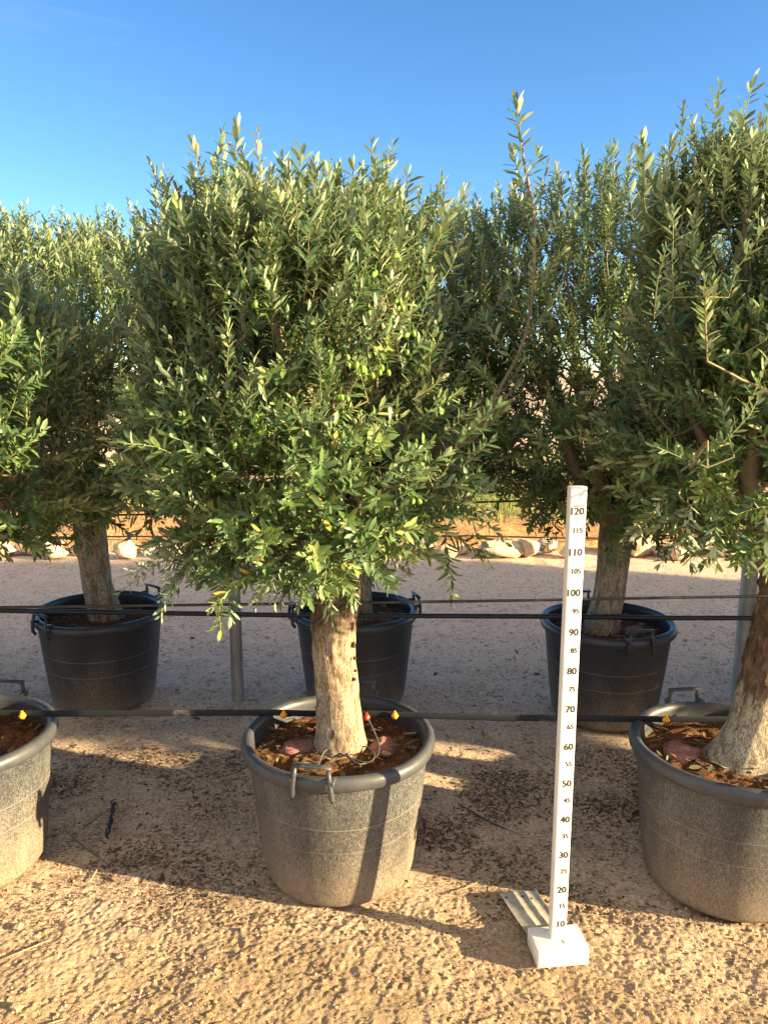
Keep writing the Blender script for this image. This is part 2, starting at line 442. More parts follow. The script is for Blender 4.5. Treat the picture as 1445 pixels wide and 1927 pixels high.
# ------------------------------------------------------------ ground
def ground_h(x, y):
    x = np.asarray(x, float); y = np.asarray(y, float)
    near = np.clip((4.2 - y) / 2.2, 0.12, 1)
    front = np.clip((2.15 - y) / .35 + .35, .35, 1)
    z = .010 * noise2(x * 3.1, y * 3.1, 1) + .005 * noise2(x * 9, y * 9, 2)
    z += near * front * (.0022 * noise2(x * 23 + y * 7, y * 25 - x * 6, 3) + .0042 * np.maximum(0, noise2(x * 72 + y * 31, y * 76 - x * 28, 4)) ** 1.3 * (.4 + .6 * (noise2(x * 11, y * 11, 14) > -.2)) + .0026 * noise2(x * 125 - y * 52, y * 122 + x * 49, 5))
    d = np.clip((np.hypot(x, y - 5) - 12) / 60, 0, 1)
    z += d * .15 * noise2(x * .09, y * .09, 6)
    return z - .008
def axis(lo, flo, fhi, hi, step, g):
    a = list(np.arange(flo, fhi, step)); s = step
    up = [a[-1]]
    while up[-1] < hi: s *= g; up.append(up[-1] + s)
    s = step; dn = [a[0]]
    while dn[-1] > lo: s *= g; dn.append(dn[-1] - s)
    return np.array(dn[::-1][:-1] + a + up[1:])
gx = axis(-900, -1.45, 1.5, 900, .0046, 1.045)
gy = axis(-300, 1.25, 2.5, 2400, .0046, 1.018)
X, Y = np.meshgrid(gx, gy)
V = np.stack([X.ravel(), Y.ravel(), ground_h(X, Y).ravel()], 1)
nx, ny = len(gx), len(gy)
ii = (np.arange(ny - 1)[:, None] * nx + np.arange(nx - 1)[None]).ravel()
L = np.stack([ii, ii + 1, ii + 1 + nx, ii + nx], 1).ravel()
g = link('ground', mesh_np('ground', V, L, np.arange(len(ii)) * 4, np.full(len(ii), 4), True, [M_ground]))
tag(g, 'sandy stony ground of the tree nursery with a pale track behind', None, None, 'structure')
bx = np.linspace(-30, 34, 330); by = np.linspace(6.42, 12.6, 64)
X, Y = np.meshgrid(bx, by)
edge = np.clip(np.minimum(Y - 6.42, 12.6 - Y) / .35, 0, 1)
Z = .012 + edge * (.05 + .035 * noise2(X * 2.2, Y * 2.2, 8) + .02 * noise2(X * 6, Y * 6, 9)) - .02 * (1 - edge)
V = np.stack([X.ravel(), Y.ravel(), Z.ravel()], 1); nx = len(bx)
ii = (np.arange(len(by) - 1)[:, None] * nx + np.arange(nx - 1)[None]).ravel()
L = np.stack([ii, ii + 1, ii + 1 + nx, ii + nx], 1).ravel()
tag(link('soil_bed', mesh_np('soil_bed', V, L, np.arange(len(ii)) * 4, np.full(len(ii), 4), True, [M_bed])),
    'orange red soil bed with weeds beyond the edging rocks', None, None, 'structure')

# ------------------------------------------------------------ leaf builder
def norm(a): return a / np.maximum(np.linalg.norm(a, axis=-1, keepdims=True), 1e-9)
def leaves_mesh(name, P, D, N, ln, wd, var, mat, extra=None, curl=.10):
    """one lanceolate blade of eight points per row"""
    n = len(P)
    D = norm(D); N = norm(N - D * (N * D).sum(1, keepdims=True)); S = np.cross(D, N)
    ln = ln[:, None]; wd = wd[:, None]
    def pt(t, s, h): return P + D * ln * t + S * wd * s + N * ln * h
    V = np.stack([pt(0, 0, 0 * curl), pt(.25, -.40, .02), pt(.25, 0, -.012), pt(.25, .40, .02),
                  pt(.72, -.43, .01 - curl * .4), pt(.72, 0, -.02 - curl * .4), pt(.72, .43, .01 - curl * .4), pt(1, 0, -curl)], 1).reshape(-1, 3)
    tri = np.array([[0, 2, 1], [0, 3, 2], [4, 5, 7], [5, 6, 7]]); quad = np.array([[1, 2, 5, 4], [2, 3, 6, 5]])
    b = (np.arange(n) * 8)[:, None, None]
    lt = (b + tri[None]).reshape(n, -1); lq = (b + quad[None]).reshape(n, -1)
    loops = np.concatenate([lt, lq], 1).ravel()
    tot = np.tile([3, 3, 3, 3, 4, 4], n); st = np.concatenate([[0], np.cumsum(tot)[:-1]])
    C = np.zeros((n, 8, 4)); C[..., 0] = var[:, None]; C[..., 1] = np.array([0, 1, 0, 1, 1, 0, 1, 0])[None]; C[..., 3] = 1
    return mesh_np(name, V, loops, st, tot, True, [mat], None, C.reshape(-1, 4))

# ------------------------------------------------------------ tree generator
def inside(outline, x, z):
    zs = [o[0] for o in outline]
    l = np.interp(z, zs, [o[1] for o in outline]); r = np.interp(z, zs, [o[2] for o in outline])
    return l, r
def edge_tubes(P0, P1, r0, r1, age, k=5):
    """all twig segments as k-sided prisms, vectorised"""
    n = len(P0); D = norm(P1 - P0)
    ref = np.where(np.abs(D[:, 2:3]) < .9, np.array([[0, 0, 1.]]), np.array([[1., 0, 0]]))
    U = norm(np.cross(D, ref)); W = np.cross(D, U)
    a = np.arange(k) * 2 * np.pi / k
    ring = U[:, None] * np.cos(a)[None, :, None] + W[:, None] * np.sin(a)[None, :, None]
    A = P0[:, None] - D[:, None] * .0006 + ring * r0[:, None, None]; B = P1[:, None] + D[:, None] * .0006 + ring * r1[:, None, None]
    V = np.concatenate([A, B], 1).reshape(-1, 3)
    j = np.arange(k); q = np.stack([j, (j + 1) % k, (j + 1) % k + k, j + k], 1)
    L = ((np.arange(n) * 2 * k)[:, None, None] + q[None]).reshape(-1)
    C = np.zeros((n * 2 * k, 4)); C[:, 0] = np.repeat(age, 2 * k); C[:, 3] = 1
    return V, L, C, n * k
def smooth(lb):
    P = [np.array(p, float) for p in lb]; out = []
    for i in range(len(P) - 1):
        p0, p1, p2, p3 = P[max(i - 1, 0)], P[i], P[i + 1], P[min(i + 2, len(P) - 1)]
        for k in range(4):
            t = k / 4; out.append(.5 * (2 * p1 + (p2 - p0) * t + (2 * p0 - 5 * p1 + 4 * p2 - p3) * t * t + (3 * p1 - p0 - 3 * p2 + p3) * t ** 3))
    out.append(P[-1]); return [tuple(q) for q in out]
def make_crown(seed, outline, limbs, nshoots, depth=.46, extra=(), leaf=1.0, yc=0.0, gapth=-.05, leafy_limbs=()):
    """limbs: list of polylines [(x,y,z,r)...] in tree space; returns branches mesh, leaves mesh, shoot list"""
    rng = np.random.default_rng(seed)
    limbs = [smooth(lb) for lb in limbs]; leafy_limbs = [smooth(q) for q in leafy_limbs]
    pos, par, fixr = [], [], []
    for lb in limbs:
        prev = -1
        for q, p in enumerate(lb):
            if q == 0 and pos:
                d = [np.linalg.norm(np.array(p[:3]) - a) for a in pos]; m = int(np.argmin(d))
                if d[m] < .03: prev = m; continue
            if prev >= 0:
                a = pos[prev]; L = np.linalg.norm(np.array(p[:3]) - a); st = max(1, int(L / .05))
                for s in range(1, st + 1):
                    f = s / st
                    q_ = a * (1 - f) + np.array(p[:3]) * f + (rng.normal(0, .005, 3) if s < st else 0)
                    pos.append(q_); par.append(prev); prev = len(pos) - 1; fixr.append(p[3])
            else:
                pos.append(np.array(p[:3], float)); par.append(-1); prev = len(pos) - 1; fixr.append(p[3])
    z0, z1 = outline[0][0], outline[-1][0]
    T = []; O = []
    zc = (z0 + z1) / 2
    tries = 0
    while len(T) < nshoots and tries < 80000:
        tries += 1
        z = z0 + (z1 - z0) * rng.random()
        l, r = inside(outline, 0, z)
        w = (r - l) / 2; xm = (r + l) / 2
        if w <= .01: continue
        u, v = rng.uniform(-1, 1), rng.uniform(-1, 1)
        rr = u * u + v * v
        if rr > 1: continue
        if rng.random() > (.30 + .70 * rr): continue
        if rng.random() > w / .6 + .12: continue
        # lumpy density: gaps and clumps
        g_ = noise3(np.array(xm + u * w) * 3.9, np.array(v * depth) * 3.9, np.array(z) * 3.9, seed + 3)
        w = w * (1 + .16 * float(noise3(np.array(u > 0) * 5., np.array(v) * 1.5, np.array(z) * 5.5, seed + 9)))
        if g_ < gapth and rng.random() < .82: continue
        dy = depth * min(1, .28 + w * 1.3)
        zz = z - max(0, z - 1.45) * .34 * max(0, -v) * dy / .44
        T.append((xm + u * w, yc + v * dy, zz)); O.append((u, v, (z - z0) / (z1 - z0)))
    T = np.array(T); O = np.array(O)
    base = np.array([0, 0, z0 + .15])
    order = np.argsort(np.linalg.norm((T - base) * np.array([1, 1, .8]), axis=1))
    T, O = T[order], O[order]
    out = np.stack([O[:, 0], O[:, 1], np.zeros(len(O))], 1)
    tz = O[:, 2]
    upw = np.interp(tz, [0, .12, .3, .6, 1], [-.35, .15, .6, 1.1, 2.0])
    D = norm(out * np.interp(tz, [0, .5, 1], [1.0, .8, .35])[:, None] + np.stack([0 * upw, 0 * upw, upw], 1) + rng.normal(0, .40, (len(T), 3)))
    LEN = rng.uniform(.08, .17, len(T)) * np.interp(tz, [0, .6, 1], [.85, 1., 1.1])
    LEN = np.where((rng.random(len(T)) < .09) & (tz < .82), LEN * rng.uniform(1.5, 2.1, len(T)), LEN)
    if len(extra):
        ET = np.array([e[:3] for e in extra]); ED = norm(np.array([e[3:6] for e in extra], float)); EL = np.array([e[6] for e in extra])
        T = np.vstack([T, ET]); D = np.vstack([D, ED]); LEN = np.concatenate([LEN, EL])
    ndl = np.zeros(len(T), int)
    shoots = []
    P_arr = np.zeros((160000, 3)); npos = len(pos); P_arr[:npos] = np.array(pos)
    cost0 = np.zeros(60000)
    for i in range(len(T)):
        t = T[i]
        d = np.linalg.norm(P_arr[:npos] - t, axis=1)
        pen = np.maximum(0, P_arr[:npos, 2] - t[2] - .02) * (1.6 if t[2] > z0 + .25 else .2)      # prefer joining from below
        m = int(np.argmin(d + pen)); a = P_arr[m].copy(); L = d[m]
        st = max(1, int(L / .045)); prev = m
        bow = rng.normal(0, .06, 3) * L
        dirn = D[i]
        for s in range(1, st + 1):
            f = s / st
            q_ = a * (1 - f) + t * f + bow * math.sin(f * math.pi) - dirn * .22 * L * math.sin(f * math.pi) * f
            P_arr[npos] = q_; par.append(prev); fixr.append(0); prev = npos; npos += 1
        # the leafy shoot itself: gently bending path
        L2 = LEN[i]; st = max(3, int(L2 / .03)); ids = [prev]
        dd = dirn.copy(); p = P_arr[prev].copy()
        droop = -.05 if tz.mean() and (t[2] < z0 + .3) else .06
        for s in range(st):
            dd = norm(dd + np.array([0, 0, droop]) + rng.normal(0, .09, 3)); p = p + dd * L2 / st
            P_arr[npos] = p; par.append(prev); fixr.append(0); prev = npos; npos += 1; ids.append(prev)
        shoots.append(ids)
    par = np.array(par); P = P_arr[:npos]
    w = np.zeros(npos)
    ch = np.bincount(par[par >= 0], minlength=npos)
    w[ch == 0] = 1
    for i in range(npos - 1, -1, -1):
        if par[i] >= 0: w[par[i]] += w[i]
    rad = .00105 * np.power(np.maximum(w, 1), .50)
    rad = np.maximum(rad, np.array(fixr) * .95 * (np.array(fixr) > 0))
    e = np.nonzero(par >= 0)[0]
    r1 = rad[e]; r0 = np.minimum(rad[par[e]], r1 * 1.35 + .0002)
    r0 = np.where(np.array(fixr)[e] > 0, rad[par[e]], r0)
    age = np.clip((r1 - .0013) / .0022, 0, 1)
    V, L, C, nf = edge_tubes(P[par[e]], P[e], r0, r1, age, 6)
    bm = mesh_np('branches', V, L, np.arange(nf) * 4, np.full(nf, 4), True, [M_twig], None, C)
    # leaves in opposite crossed pairs along every shoot and along the thin twigs
    LP, LD, LN, LL, LV = [], [], [], [], []
    leafy = [P[s] for s in shoots] + [np.array(q, float) for q in leafy_limbs]
    for si, pts in enumerate(leafy):
        pts = pts; seg = np.linalg.norm(np.diff(pts, axis=0), axis=1); cum = np.concatenate([[0], np.cumsum(seg)])
        tot = cum[-1]; gap = rng.uniform(.0085, .0125) * leaf; k = max(2, int(tot / gap))
        ts = np.linspace(tot * .04, tot, k); c = np.stack([np.interp(ts, cum, pts[:, a]) for a in range(3)], 1)
        ax = norm(pts[-1] - pts[0] + 1e-6); ph0 = rng.uniform(0, math.pi)
        ref = np.array([0, 0, 1.]) if abs(ax[2]) < .8 else np.array([1., 0, 0])
        u = norm(np.cross(ax, ref)); v = np.cross(ax, u)
        sv = rng.normal(.42, .20)
        size = rng.uniform(.78, 1.15) * leaf
        if si >= len(shoots): k = max(3, int(tot / .026))
        for j in range(k):
            f = j / (k - 1)
            for sgn in (1, -1):
                if rng.random() < .10: continue
                a = ph0 + j * math.pi / 2 + (0 if sgn > 0 else math.pi) + rng.normal(0, .35)
                rad_ = u * math.cos(a) + v * math.sin(a)
                op = np.interp(f, [0, .85, 1], [1.05, .80, .30]) + rng.normal(0, .14)
                d = ax * math.cos(op) + rad_ * math.sin(op)
                nrm = ax * math.sin(op) - rad_ * math.cos(op)
                nrm = nrm + np.array([0, 0, .35]) + rng.normal(0, .25, 3)
                LP.append(c[j]); LD.append(d + rng.normal(0, .06, 3)); LN.append(nrm)
                LL.append((.044 - .010 * abs(f - .45) * 2 if f < .93 else .030) * size * rng.uniform(.65, 1.2))
                LV.append(np.clip(sv + .22 * f + rng.normal(0, .12), 0, .96) if rng.random() > .004 else 1.0)
    LP, LD, LN, LL, LV = map(np.array, (LP, LD, LN, LL, LV))
    lm = leaves_mesh('leaves', LP, LD, LN, LL, LL * rng.uniform(.25, .36, len(LL)), LV, M_leaf, None, rng.normal(.08, .13, (len(LL), 1)))
    print('crown', seed, len(LP), 'leaves', npos, 'nodes', len(T), 'shoots')
    return bm, lm, [P[s] for s in shoots]

def trunk_mesh(name, path, mat, seed, n=56, rough=.5, split=.6, flare=()):
    """path [(x,y,z,r)...]: bark trunk with ridges and knots"""
    pz = [p[2] for p in path]
    zs = np.arange(pz[0], pz[-1], .009)
    a = np.linspace(0, 2 * np.pi, n, endpoint=False)
    A, Z = np.meshgrid(a, zs)
    f = lambda k: np.interp(zs, pz, [p[k] for p in path])[:, None]
    cx, cy, r = f(0), f(1), f(3)
    ca, sa = np.cos(A), np.sin(A)
    rr = r * (1 + .09 * noise3(ca * 1.3, sa * 1.3, Z * 5, seed) + .05 * noise3(ca * 3, sa * 3, Z * 11, seed + 1))
    up = np.clip((Z - split) * 5 + .5, 0, 1)
    rr = rr + (.0016 + .006 * up * rough) * noise3(ca * 9, sa * 9, Z * 26, seed + 2) + (.0008 + .004 * up * rough) * noise3(ca * 18, sa * 18, Z * 60, seed + 3)
    rr = rr * (1 + .10 * np.clip(1 - (Z - pz[0]) / .08, 0, 1) * (1 + noise3(ca * 2.2, sa * 2.2, Z * 0, seed + 5)))
    V = np.stack([cx + rr * ca, cy + rr * sa, Z], -1).reshape(-1, 3)
    mb = MB(); F = grid_faces(n, len(zs), True); F.append(tuple((len(zs) - 1) * n + j for j in range(n)))
    mb.add(V, F); return mb.mesh(name, mat, True)

# ------------------------------------------------------------ pot
POTH, POTR = .44, .293
def pot_mesh(mat):
    mb = MB()
    prof = [(.0, .006), (.210, .006), (.221, .010), (.228, .022)]
    zs = sorted(list(np.linspace(.035, .405, 24)) + [q + d for q in (.195, .271) for d in (-.004, -.0018, -.0008, .0008, .0018, .004)])
    for z in zs:
        rd = .228 + .0448 * ((z - .022) / .39) ** .86 + sum(.0007 * (abs(z - q) < .001) for q in (.195, .271))
        prof.append((rd, float(z)))
    prof.append((.2715, .412))
    lathe(mb, prof, 96)
    return mb.mesh('body', mat, True)
def rim_mesh(mat):
    mb = MB()
    prof = [(.2712, .400), (.2745, .398), (.281, .397), (.2875, .401), (.2915, .408), (.2930, .417), (.2915, .427), (.287, .435), (.280, .4395), (.272, .4400), (.265, .4365), (.2605, .430), (.2590, .42), (.2570, .39), (.2530, .35), (.250, .32)]
    lathe(mb, prof, 96)
    V = mb.V[0]; a = np.arctan2(V[:, 1], V[:, 0])
    V[:, 2] += .0016 * np.sin(3 * a + 1) + .001 * np.sin(5 * a)
    V[:, 0] *= 1 + .004 * np.sin(2 * a); 
    return mb.mesh('rim', mat, True)
def handle_mesh(mat):
    """U-shaped grip: flat legs outside the rim, bar across the top"""
    mb = MB(); w = .046; r = .2985
    for s in (-1, 1):
        tube(mb, [(r - .012, s * (w + .010), .380), (r - .001, s * (w + .009), .396), (r + .0015, s * (w + .007), .420), (r - .001, s * (w + .003), .450), (r - .006, s * w, .476)],
             [.006, .008, .0075, .0065, .0065], 8)
        bevbox(mb, (r - .028, s * (w + .008) - .009, .4325), (r + .006, s * (w + .008) + .009, .4455), .003)
    tube(mb, [(r - .007, -w - .008, .4785), (r - .008, -w / 2, .480), (r - .008, w / 2, .480), (r - .007, w + .008, .4785)], 0, 10, True, (.0095, .0055))
    return mb.mesh('handle', mat, True)
def soil_mesh(seed):
    mb = MB(); n = 84; rs = np.concatenate([np.linspace(0.004, .262, 46)])
    V = []
    a = np.linspace(0, 2 * np.pi, n, endpoint=False)
    Rr, A = np.meshgrid(rs, a, indexing='ij'); x, y = Rr * np.cos(A), Rr * np.sin(A)
    z = .385 + .010 * noise2(x * 9 + seed, y * 9, seed) + .006 * noise2(x * 30, y * 30, seed + 1) + .005 * noise2(x * 75, y * 75, seed + 2) + .016 * np.exp(-(Rr / .1) ** 2) - .006 * (Rr / .26) ** 4
    mb.add(np.stack([x.ravel(), y.ravel(), z.ravel()], 1), grid_faces(n, len(rs), True)); return mb.mesh('soil', M_soil, True)
def clod_mesh(seed, sx, sy, sz):
    mb = MB(); n, k = 40, 16; V = []
    for j in range(k):
        t = j / (k - 1) * math.pi / 2
        for i in range(n):
            a = 2 * math.pi * i / n
            d = Vector((math.cos(a) * math.cos(t), math.sin(a) * math.cos(t), math.sin(t)))
            f = 1 + .25 * float(noise3(d.x * 2, d.y * 2, d.z * 2 + seed, seed)) + .09 * float(noise3(d.x * 8, d.y * 8, d.z * 8, seed + 1))
            V.append((d.x * sx * f, d.y * sy * f, d.z * sz * f))
    mb.add(V, grid_faces(n, k, True)); return mb.mesh('clod', M_clod, True)
def litter_mesh(name, pts, seed, smin=.010, smax=.032, lift=.003, pale=.2):
    rng = np.random.default_rng(seed); n = len(pts)
    P = np.array(pts, float); P[:, 2] += rng.uniform(0, lift, n)
    a = rng.uniform(0, 2 * np.pi, n); D = np.stack([np.cos(a), np.sin(a), rng.normal(0, .18, n)], 1)
    N = np.stack([rng.normal(0, .35, n), rng.normal(0, .35, n), np.ones(n)], 1)
    ln = smin + (smax - smin) * rng.random(n) ** 2.2
    var = np.where(rng.random(n) < pale, rng.uniform(.6, 1, n), rng.uniform(0, .55, n))
    return leaves_mesh(name, P, D, N, ln, ln * rng.uniform(.20, .5, n), var, M_litter, None, rng.uniform(-.12, .12, (n, 1)))
SOILS = [soil_mesh(3), soil_mesh(11)]
rng0 = np.random.default_rng(5)
def disc_pts(n, rmax, z):
    r = rmax * np.sqrt(rng0.random(n)); a = rng0.uniform(0, 2 * np.pi, n)
    return np.stack([r * np.cos(a), r * np.sin(a), np.full(n, z)], 1)
SOILLIT = litter_mesh('leaf_litter', disc_pts(330, .245, .392), 6, .010, .042, .012, .35)
PM = {'d': (pot_mesh(M_pot_dusty), rim_mesh(M_rim_dusty), handle_mesh(M_rim_dusty)), 'c': (pot_mesh(M_pot_clean), rim_mesh(M_rim_clean), handle_mesh(M_rim_clean))}
CLODS = [clod_mesh(1, .062, .045, .030), clod_mesh(2, .055, .042, .026), clod_mesh(7, .05, .05, .028)]

# ------------------------------------------------------------ crowns
def px_out(rows, Y, X0):
    """outline rows (pixel y, left x, right x) on the photo -> (z, left, right) around the trunk"""
    o = []
    for y, l, r in rows:
        a, b = atY(l, y, Y), atY(r, y, Y); o.append((a[2], a[0] - X0, b[0] - X0))
    return sorted(o)
CX, CY = -.138, 2.18
RX, RY = 1.075, 2.115
def lp(x, y, Y, r, X0, Y0):
    a = atY(x, y, Y); return (a[0] - X0, Y - Y0, a[2], r)
c_out = px_out([(400, 410, 500), (420, 380, 700), (455, 345, 815), (520, 320, 830), (620, 290, 845), (720, 270, 860), (840, 255, 880), (920, 262, 880), (965, 285, 850), (1005, 310, 780), (1045, 360, 720)], 2.12, CX)
def C(x, y, Y, r): return lp(x, y, Y, r, CX, CY)
def sh(x, y, Y, dx, dy, dz, L, X0, Y0):
    a = atY(x, y, Y); return (a[0] - X0, Y - Y0, a[2], dx, dy, dz, L)
limbs_c = [
    [(0, 0, .84, .050), C(665, 1020, 2.17, .045), C(700, 960, 2.2, .040), C(730, 890, 2.25, .032), C(745, 800, 2.3, .024), C(720, 680, 2.3, .016), C(700, 560, 2.28, .010)],
    [(0, 0, .84, .050), C(612, 980, 2.16, .040), C(608, 900, 2.14, .034), C(600, 800, 2.10, .027), C(575, 720, 2.05, .020), C(530, 650, 2.0, .014), C(510, 560, 1.98, .009), C(500, 450, 1.98, .006)],
    [C(608, 900, 2.14, .034), C(560, 830, 2.2, .022), C(480, 760, 2.25, .016), C(420, 660, 2.3, .011), C(380, 540, 2.3, .007)],
    [C(730, 890, 2.25, .032), C(800, 850, 2.3, .018), C(880, 830, 2.15, .008), C(935, 740, 2.10, .006), C(985, 640, 2.08, .0048), C(1002, 540, 2.08, .004), C(1006, 440, 2.1, .0034), C(996, 360, 2.2, .005), C(985, 300, 2.2, .0035), C(978, 250, 2.2, .0022)],
    [C(600, 800, 2.10, .027), C(650, 740, 1.98, .014), C(690, 650, 1.92, .009), C(720, 560, 1.9, .006)],
    [C(608, 900, 2.14, .034), C(560, 900, 2.0, .012), C(480, 900, 1.88, .008), C(400, 890, 1.82, .005)],
    [C(665, 1020, 2.17, .045), C(700, 950, 2.0, .010), C(760, 900, 1.88, .007)],
]
ex_c = [sh(*q, CX, CY) for q in [
    (425, 370, 2.1, -.1, 0, 1, .16), (445, 350, 2.05, .05, 0, 1, .14), (490, 350, 2.0, .1, 0, 1, .14), (400, 400, 2.05, -.25, 0, 1, .16), (335, 450, 2.1, -.15, 0, 1, .17), (310, 470, 2.1, -.2, 0, 1, .15),
    (565, 385, 2.1, 0, 0, 1, .14), (600, 400, 2.1, .1, 0, 1, .12), (700, 390, 2.1, 0, 0, 1, .15), (715, 380, 2.15, .1, 0, 1, .14), (815, 430, 2.1, .05, 0, 1, .14), (830, 460, 2.1, .1, 0, 1, .14),
    (660, 400, 2.05, .05, 0, 1, .11), (755, 430, 2.1, .05, 0, 1, .13), (980, 290, 2.1, -.1, 0, 1, .13), (992, 360, 2.1, -.5, 0, .9, .10), (1000, 400, 2.1, .5, 0, .9, .12), (1004, 450, 2.1, -.5, -.1, .9, .13), (1006, 480, 2.1, .5, 0, .9, .13), (1003, 530, 2.08, -.5, 0, .9, .14), (1000, 560, 2.08, .6, 0, .8, .14),
    (992, 610, 2.08, -.6, -.2, .8, .14), (985, 640, 2.08, .6, -.2, .8, .14), (965, 680, 2.08, -.6, 0, .8, .14), (960, 700, 2.08, .6, 0, .8, .15), (935, 740, 2.1, -.4, -.2, .8, .14), (930, 750, 2.1, .7, 0, .6, .15), (900, 800, 2.12, .8, 0, .5, .15), (905, 560, 2.2, .1, 0, 1, .15), (880, 500, 2.25, 0, 0, 1, .15),
    (300, 1060, 1.9, -.7, 0, -.3, .13), (350, 1080, 1.85, -.7, 0, -.7, .12), (430, 1080, 1.88, -.2, 0, -1, .12), (1000, 330, 2.2, .35, 0, 1, .06),
    # low hanging sprigs
    (838, 985, 2.15, .05, 0, -1, .16), (845, 1045, 2.15, .05, 0, -1, .14), (880, 960, 2.1, .75, 0, -.7, .14), (895, 1000, 2.1, .6, 0, -.9, .10), (760, 1000, 2.1, .1, 0, -1, .11),
    (470, 1010, 1.9, -.3, -.1, -1, .13), (500, 1040, 1.95, -.2, 0, -1, .12), (390, 1030, 1.85, -.9, 0, -.45, .14), (340, 1040, 1.85, -.9, 0, -.3, .12), (530, 1060, 1.9, 0, 0, -1, .11),
    (590, 1060, 1.95, -.3, -.2, -.6, .12), (620, 1060, 1.9, .1, -.3, -.9, .12), (650, 1050, 1.92, .3, -.3, -.7, .12), (690, 1050, 1.95, .7, -.1, -.4, .10), (610, 1110, 1.98, .1, -.2, -1, .10), (600, 1070, 2.0, -.7, -.2, -.3, .10), (560, 1040, 1.9, -.6, -.2, .3, .12),
    (670, 1080, 2.0, .8, -.2, 0, .11),
    # bright sprays in front of the fork
    (640, 880, 1.80, -.45, -.2, 1, .16), (650, 930, 1.78, .9, -.2, .35, .17), (700, 915, 1.76, .7, -.2, .6, .15), (760, 930, 1.80, .6, -.1, .8, .14), (590, 850, 1.8, .1, -.2, 1, .13), (610, 800, 1.78, -.1, -.2, 1, .15),
    (480, 930, 1.76, -.5, -.2, .7, .14), (440, 900, 1.78, -.3, -.2, .9, .14), (540, 960, 1.80, .2, -.2, .7, .12), (450, 820, 1.76, .05, -.2, 1, .14), (500, 980, 1.82, .6, -.1, .3, .13),
]]
CROWN_C = make_crown(21, c_out, limbs_c, 2150, .44, ex_c, 1.0, -.02, -.05, [[q[:3] for q in limbs_c[3][4:]], [q[:3] for q in limbs_c[5][1:]]])
r_out = px_out([(330, 1375, 1470), (370, 1310, 1540), (450, 1260, 1640), (560, 1235, 1690), (700, 1220, 1720), (800, 1215, 1720), (900, 1220, 1700), (960, 1260, 1640), (1010, 1330, 1600)], 2.08, RX)
def RR(x, y, Y, r): return lp(x, y, Y, r, RX, RY)
limbs_r = [
    [(.06, 0, .92, .055), RR(1425, 960, 2.1, .045), RR(1405, 820, 2.05, .024), RR(1408, 700, 2.02, .013), RR(1405, 560, 2.0, .009), RR(1400, 420, 2.0, .007), RR(1402, 330, 2.0, .0045)],
    [(.06, 0, .92, .055), RR(1480, 940, 2.2, .040), RR(1540, 820, 2.25, .026), RR(1570, 680, 2.25, .016), RR(1580, 520, 2.2, .009)],
    [RR(1425, 960, 2.1, .045), RR(1350, 870, 2.15, .020), RR(1300, 780, 2.15, .013), RR(1275, 700, 2.1, .010), RR(1262, 600, 2.05, .008), RR(1255, 480, 2.0, .005)],
    [RR(1425, 960, 2.1, .045), RR(1430, 850, 2.3, .02), RR(1400, 720, 2.4, .013), RR(1380, 560, 2.4, .008)],
    [RR(1405, 820, 2.05, .024), RR(1445, 745, 1.8, .0055), RR(1395, 715, 1.74, .0035), RR(1350, 690, 1.7, .0025)],
    [RR(1350, 870, 2.15, .020), RR(1300, 880, 1.9, .008), RR(1330, 830, 1.75, .005)],
]
ex_r = [sh(*q, RX, RY) for q in [
    (1385, 290, 2.0, .08, 0, 1, .16), (1275, 330, 2.0, 0, 0, 1, .16), (1215, 400, 2.0, -.05, 0, 1, .17), (1240, 380, 2.0, .1, 0, 1, .14), (1340, 290, 2.0, 0, 0, 1, .15), (1430, 300, 2.0, .2, 0, 1, .14), (1200, 450, 2.0, -.1, 0, 1, .15),
    (1330, 680, 1.68, -.1, -.1, 1, .17), (1265, 560, 1.75, 0, -.1, 1, .18), (1370, 560, 1.72, .1, -.1, 1, .16), (1230, 600, 1.8, -.1, -.1, 1, .15), (1330, 880, 1.72, -.8, -.2, .4, .14), (1380, 860, 1.72, -.2, -.2, 1, .13), (1350, 840, 1.70, .6, -.1, .5, .13),
    (1300, 950, 1.85, -.2, 0, -1, .12), (1290, 990, 1.85, .05, 0, -1, .10), (1350, 970, 1.85, 0, 0, -1, .12), (1250, 930, 1.9, -.5, 0, -.8, .13), (1380, 990, 1.9, .2, 0, -1, .10), (1440, 960, 1.8, -.1, -.2, -1, .14),
    (1440, 640, 1.7, .2, -.1, .9, .16), (1400, 770, 1.7, .3, -.1, .8, .14),
]]
CROWN_R = make_crown(33, r_out, limbs_r, 2100, .44, ex_r, 1.0, 0, -.05, [[q[:3] for q in limbs_r[4][1:]], [q[:3] for q in limbs_r[0][4:]], [q[:3] for q in limbs_r[5][1:]]])
def generic(seed, top, n, w=.52, low=.98):
    rng = np.random.default_rng(seed)
    h = top - low
    out = [(low, -.24, .26), (low + .10, -.46, .42), (low + .22, -w * .95, w * .93), (low + .5 * h, -w, w), (low + .75 * h, -w * .97, w * .98), (low + .90 * h, -w * .88, w * .86), (low + h * .97, -w * .6, w * .66), (low + h, -.22, .2)]
    limbs = []
    for k in range(6):
        a = k * 2.4 + rng.uniform(-.3, .3); rr = rng.uniform(.55, .8) * w; t = rng.uniform(.62, .9)
        p = [(0, 0, .86, .048)]
        for f in (.25, .5, .75, 1.):
            p.append((rr * math.cos(a) * f ** .8, rr * math.sin(a) * f ** .8, .86 + (top - .86) * t * f ** 1.15, .032 * (1 - f) ** .8 + .005))
        limbs.append(p)
    ex = [(rng.uniform(-w, w) * .8, rng.uniform(-.3, .3), top - rng.uniform(.10, .22) - .0, rng.normal(0, .1), rng.normal(0, .1), 1, .15) for _ in range(9)]
    return make_crown(seed, out, limbs, n, .48, ex, 1.0, 0, -.30)
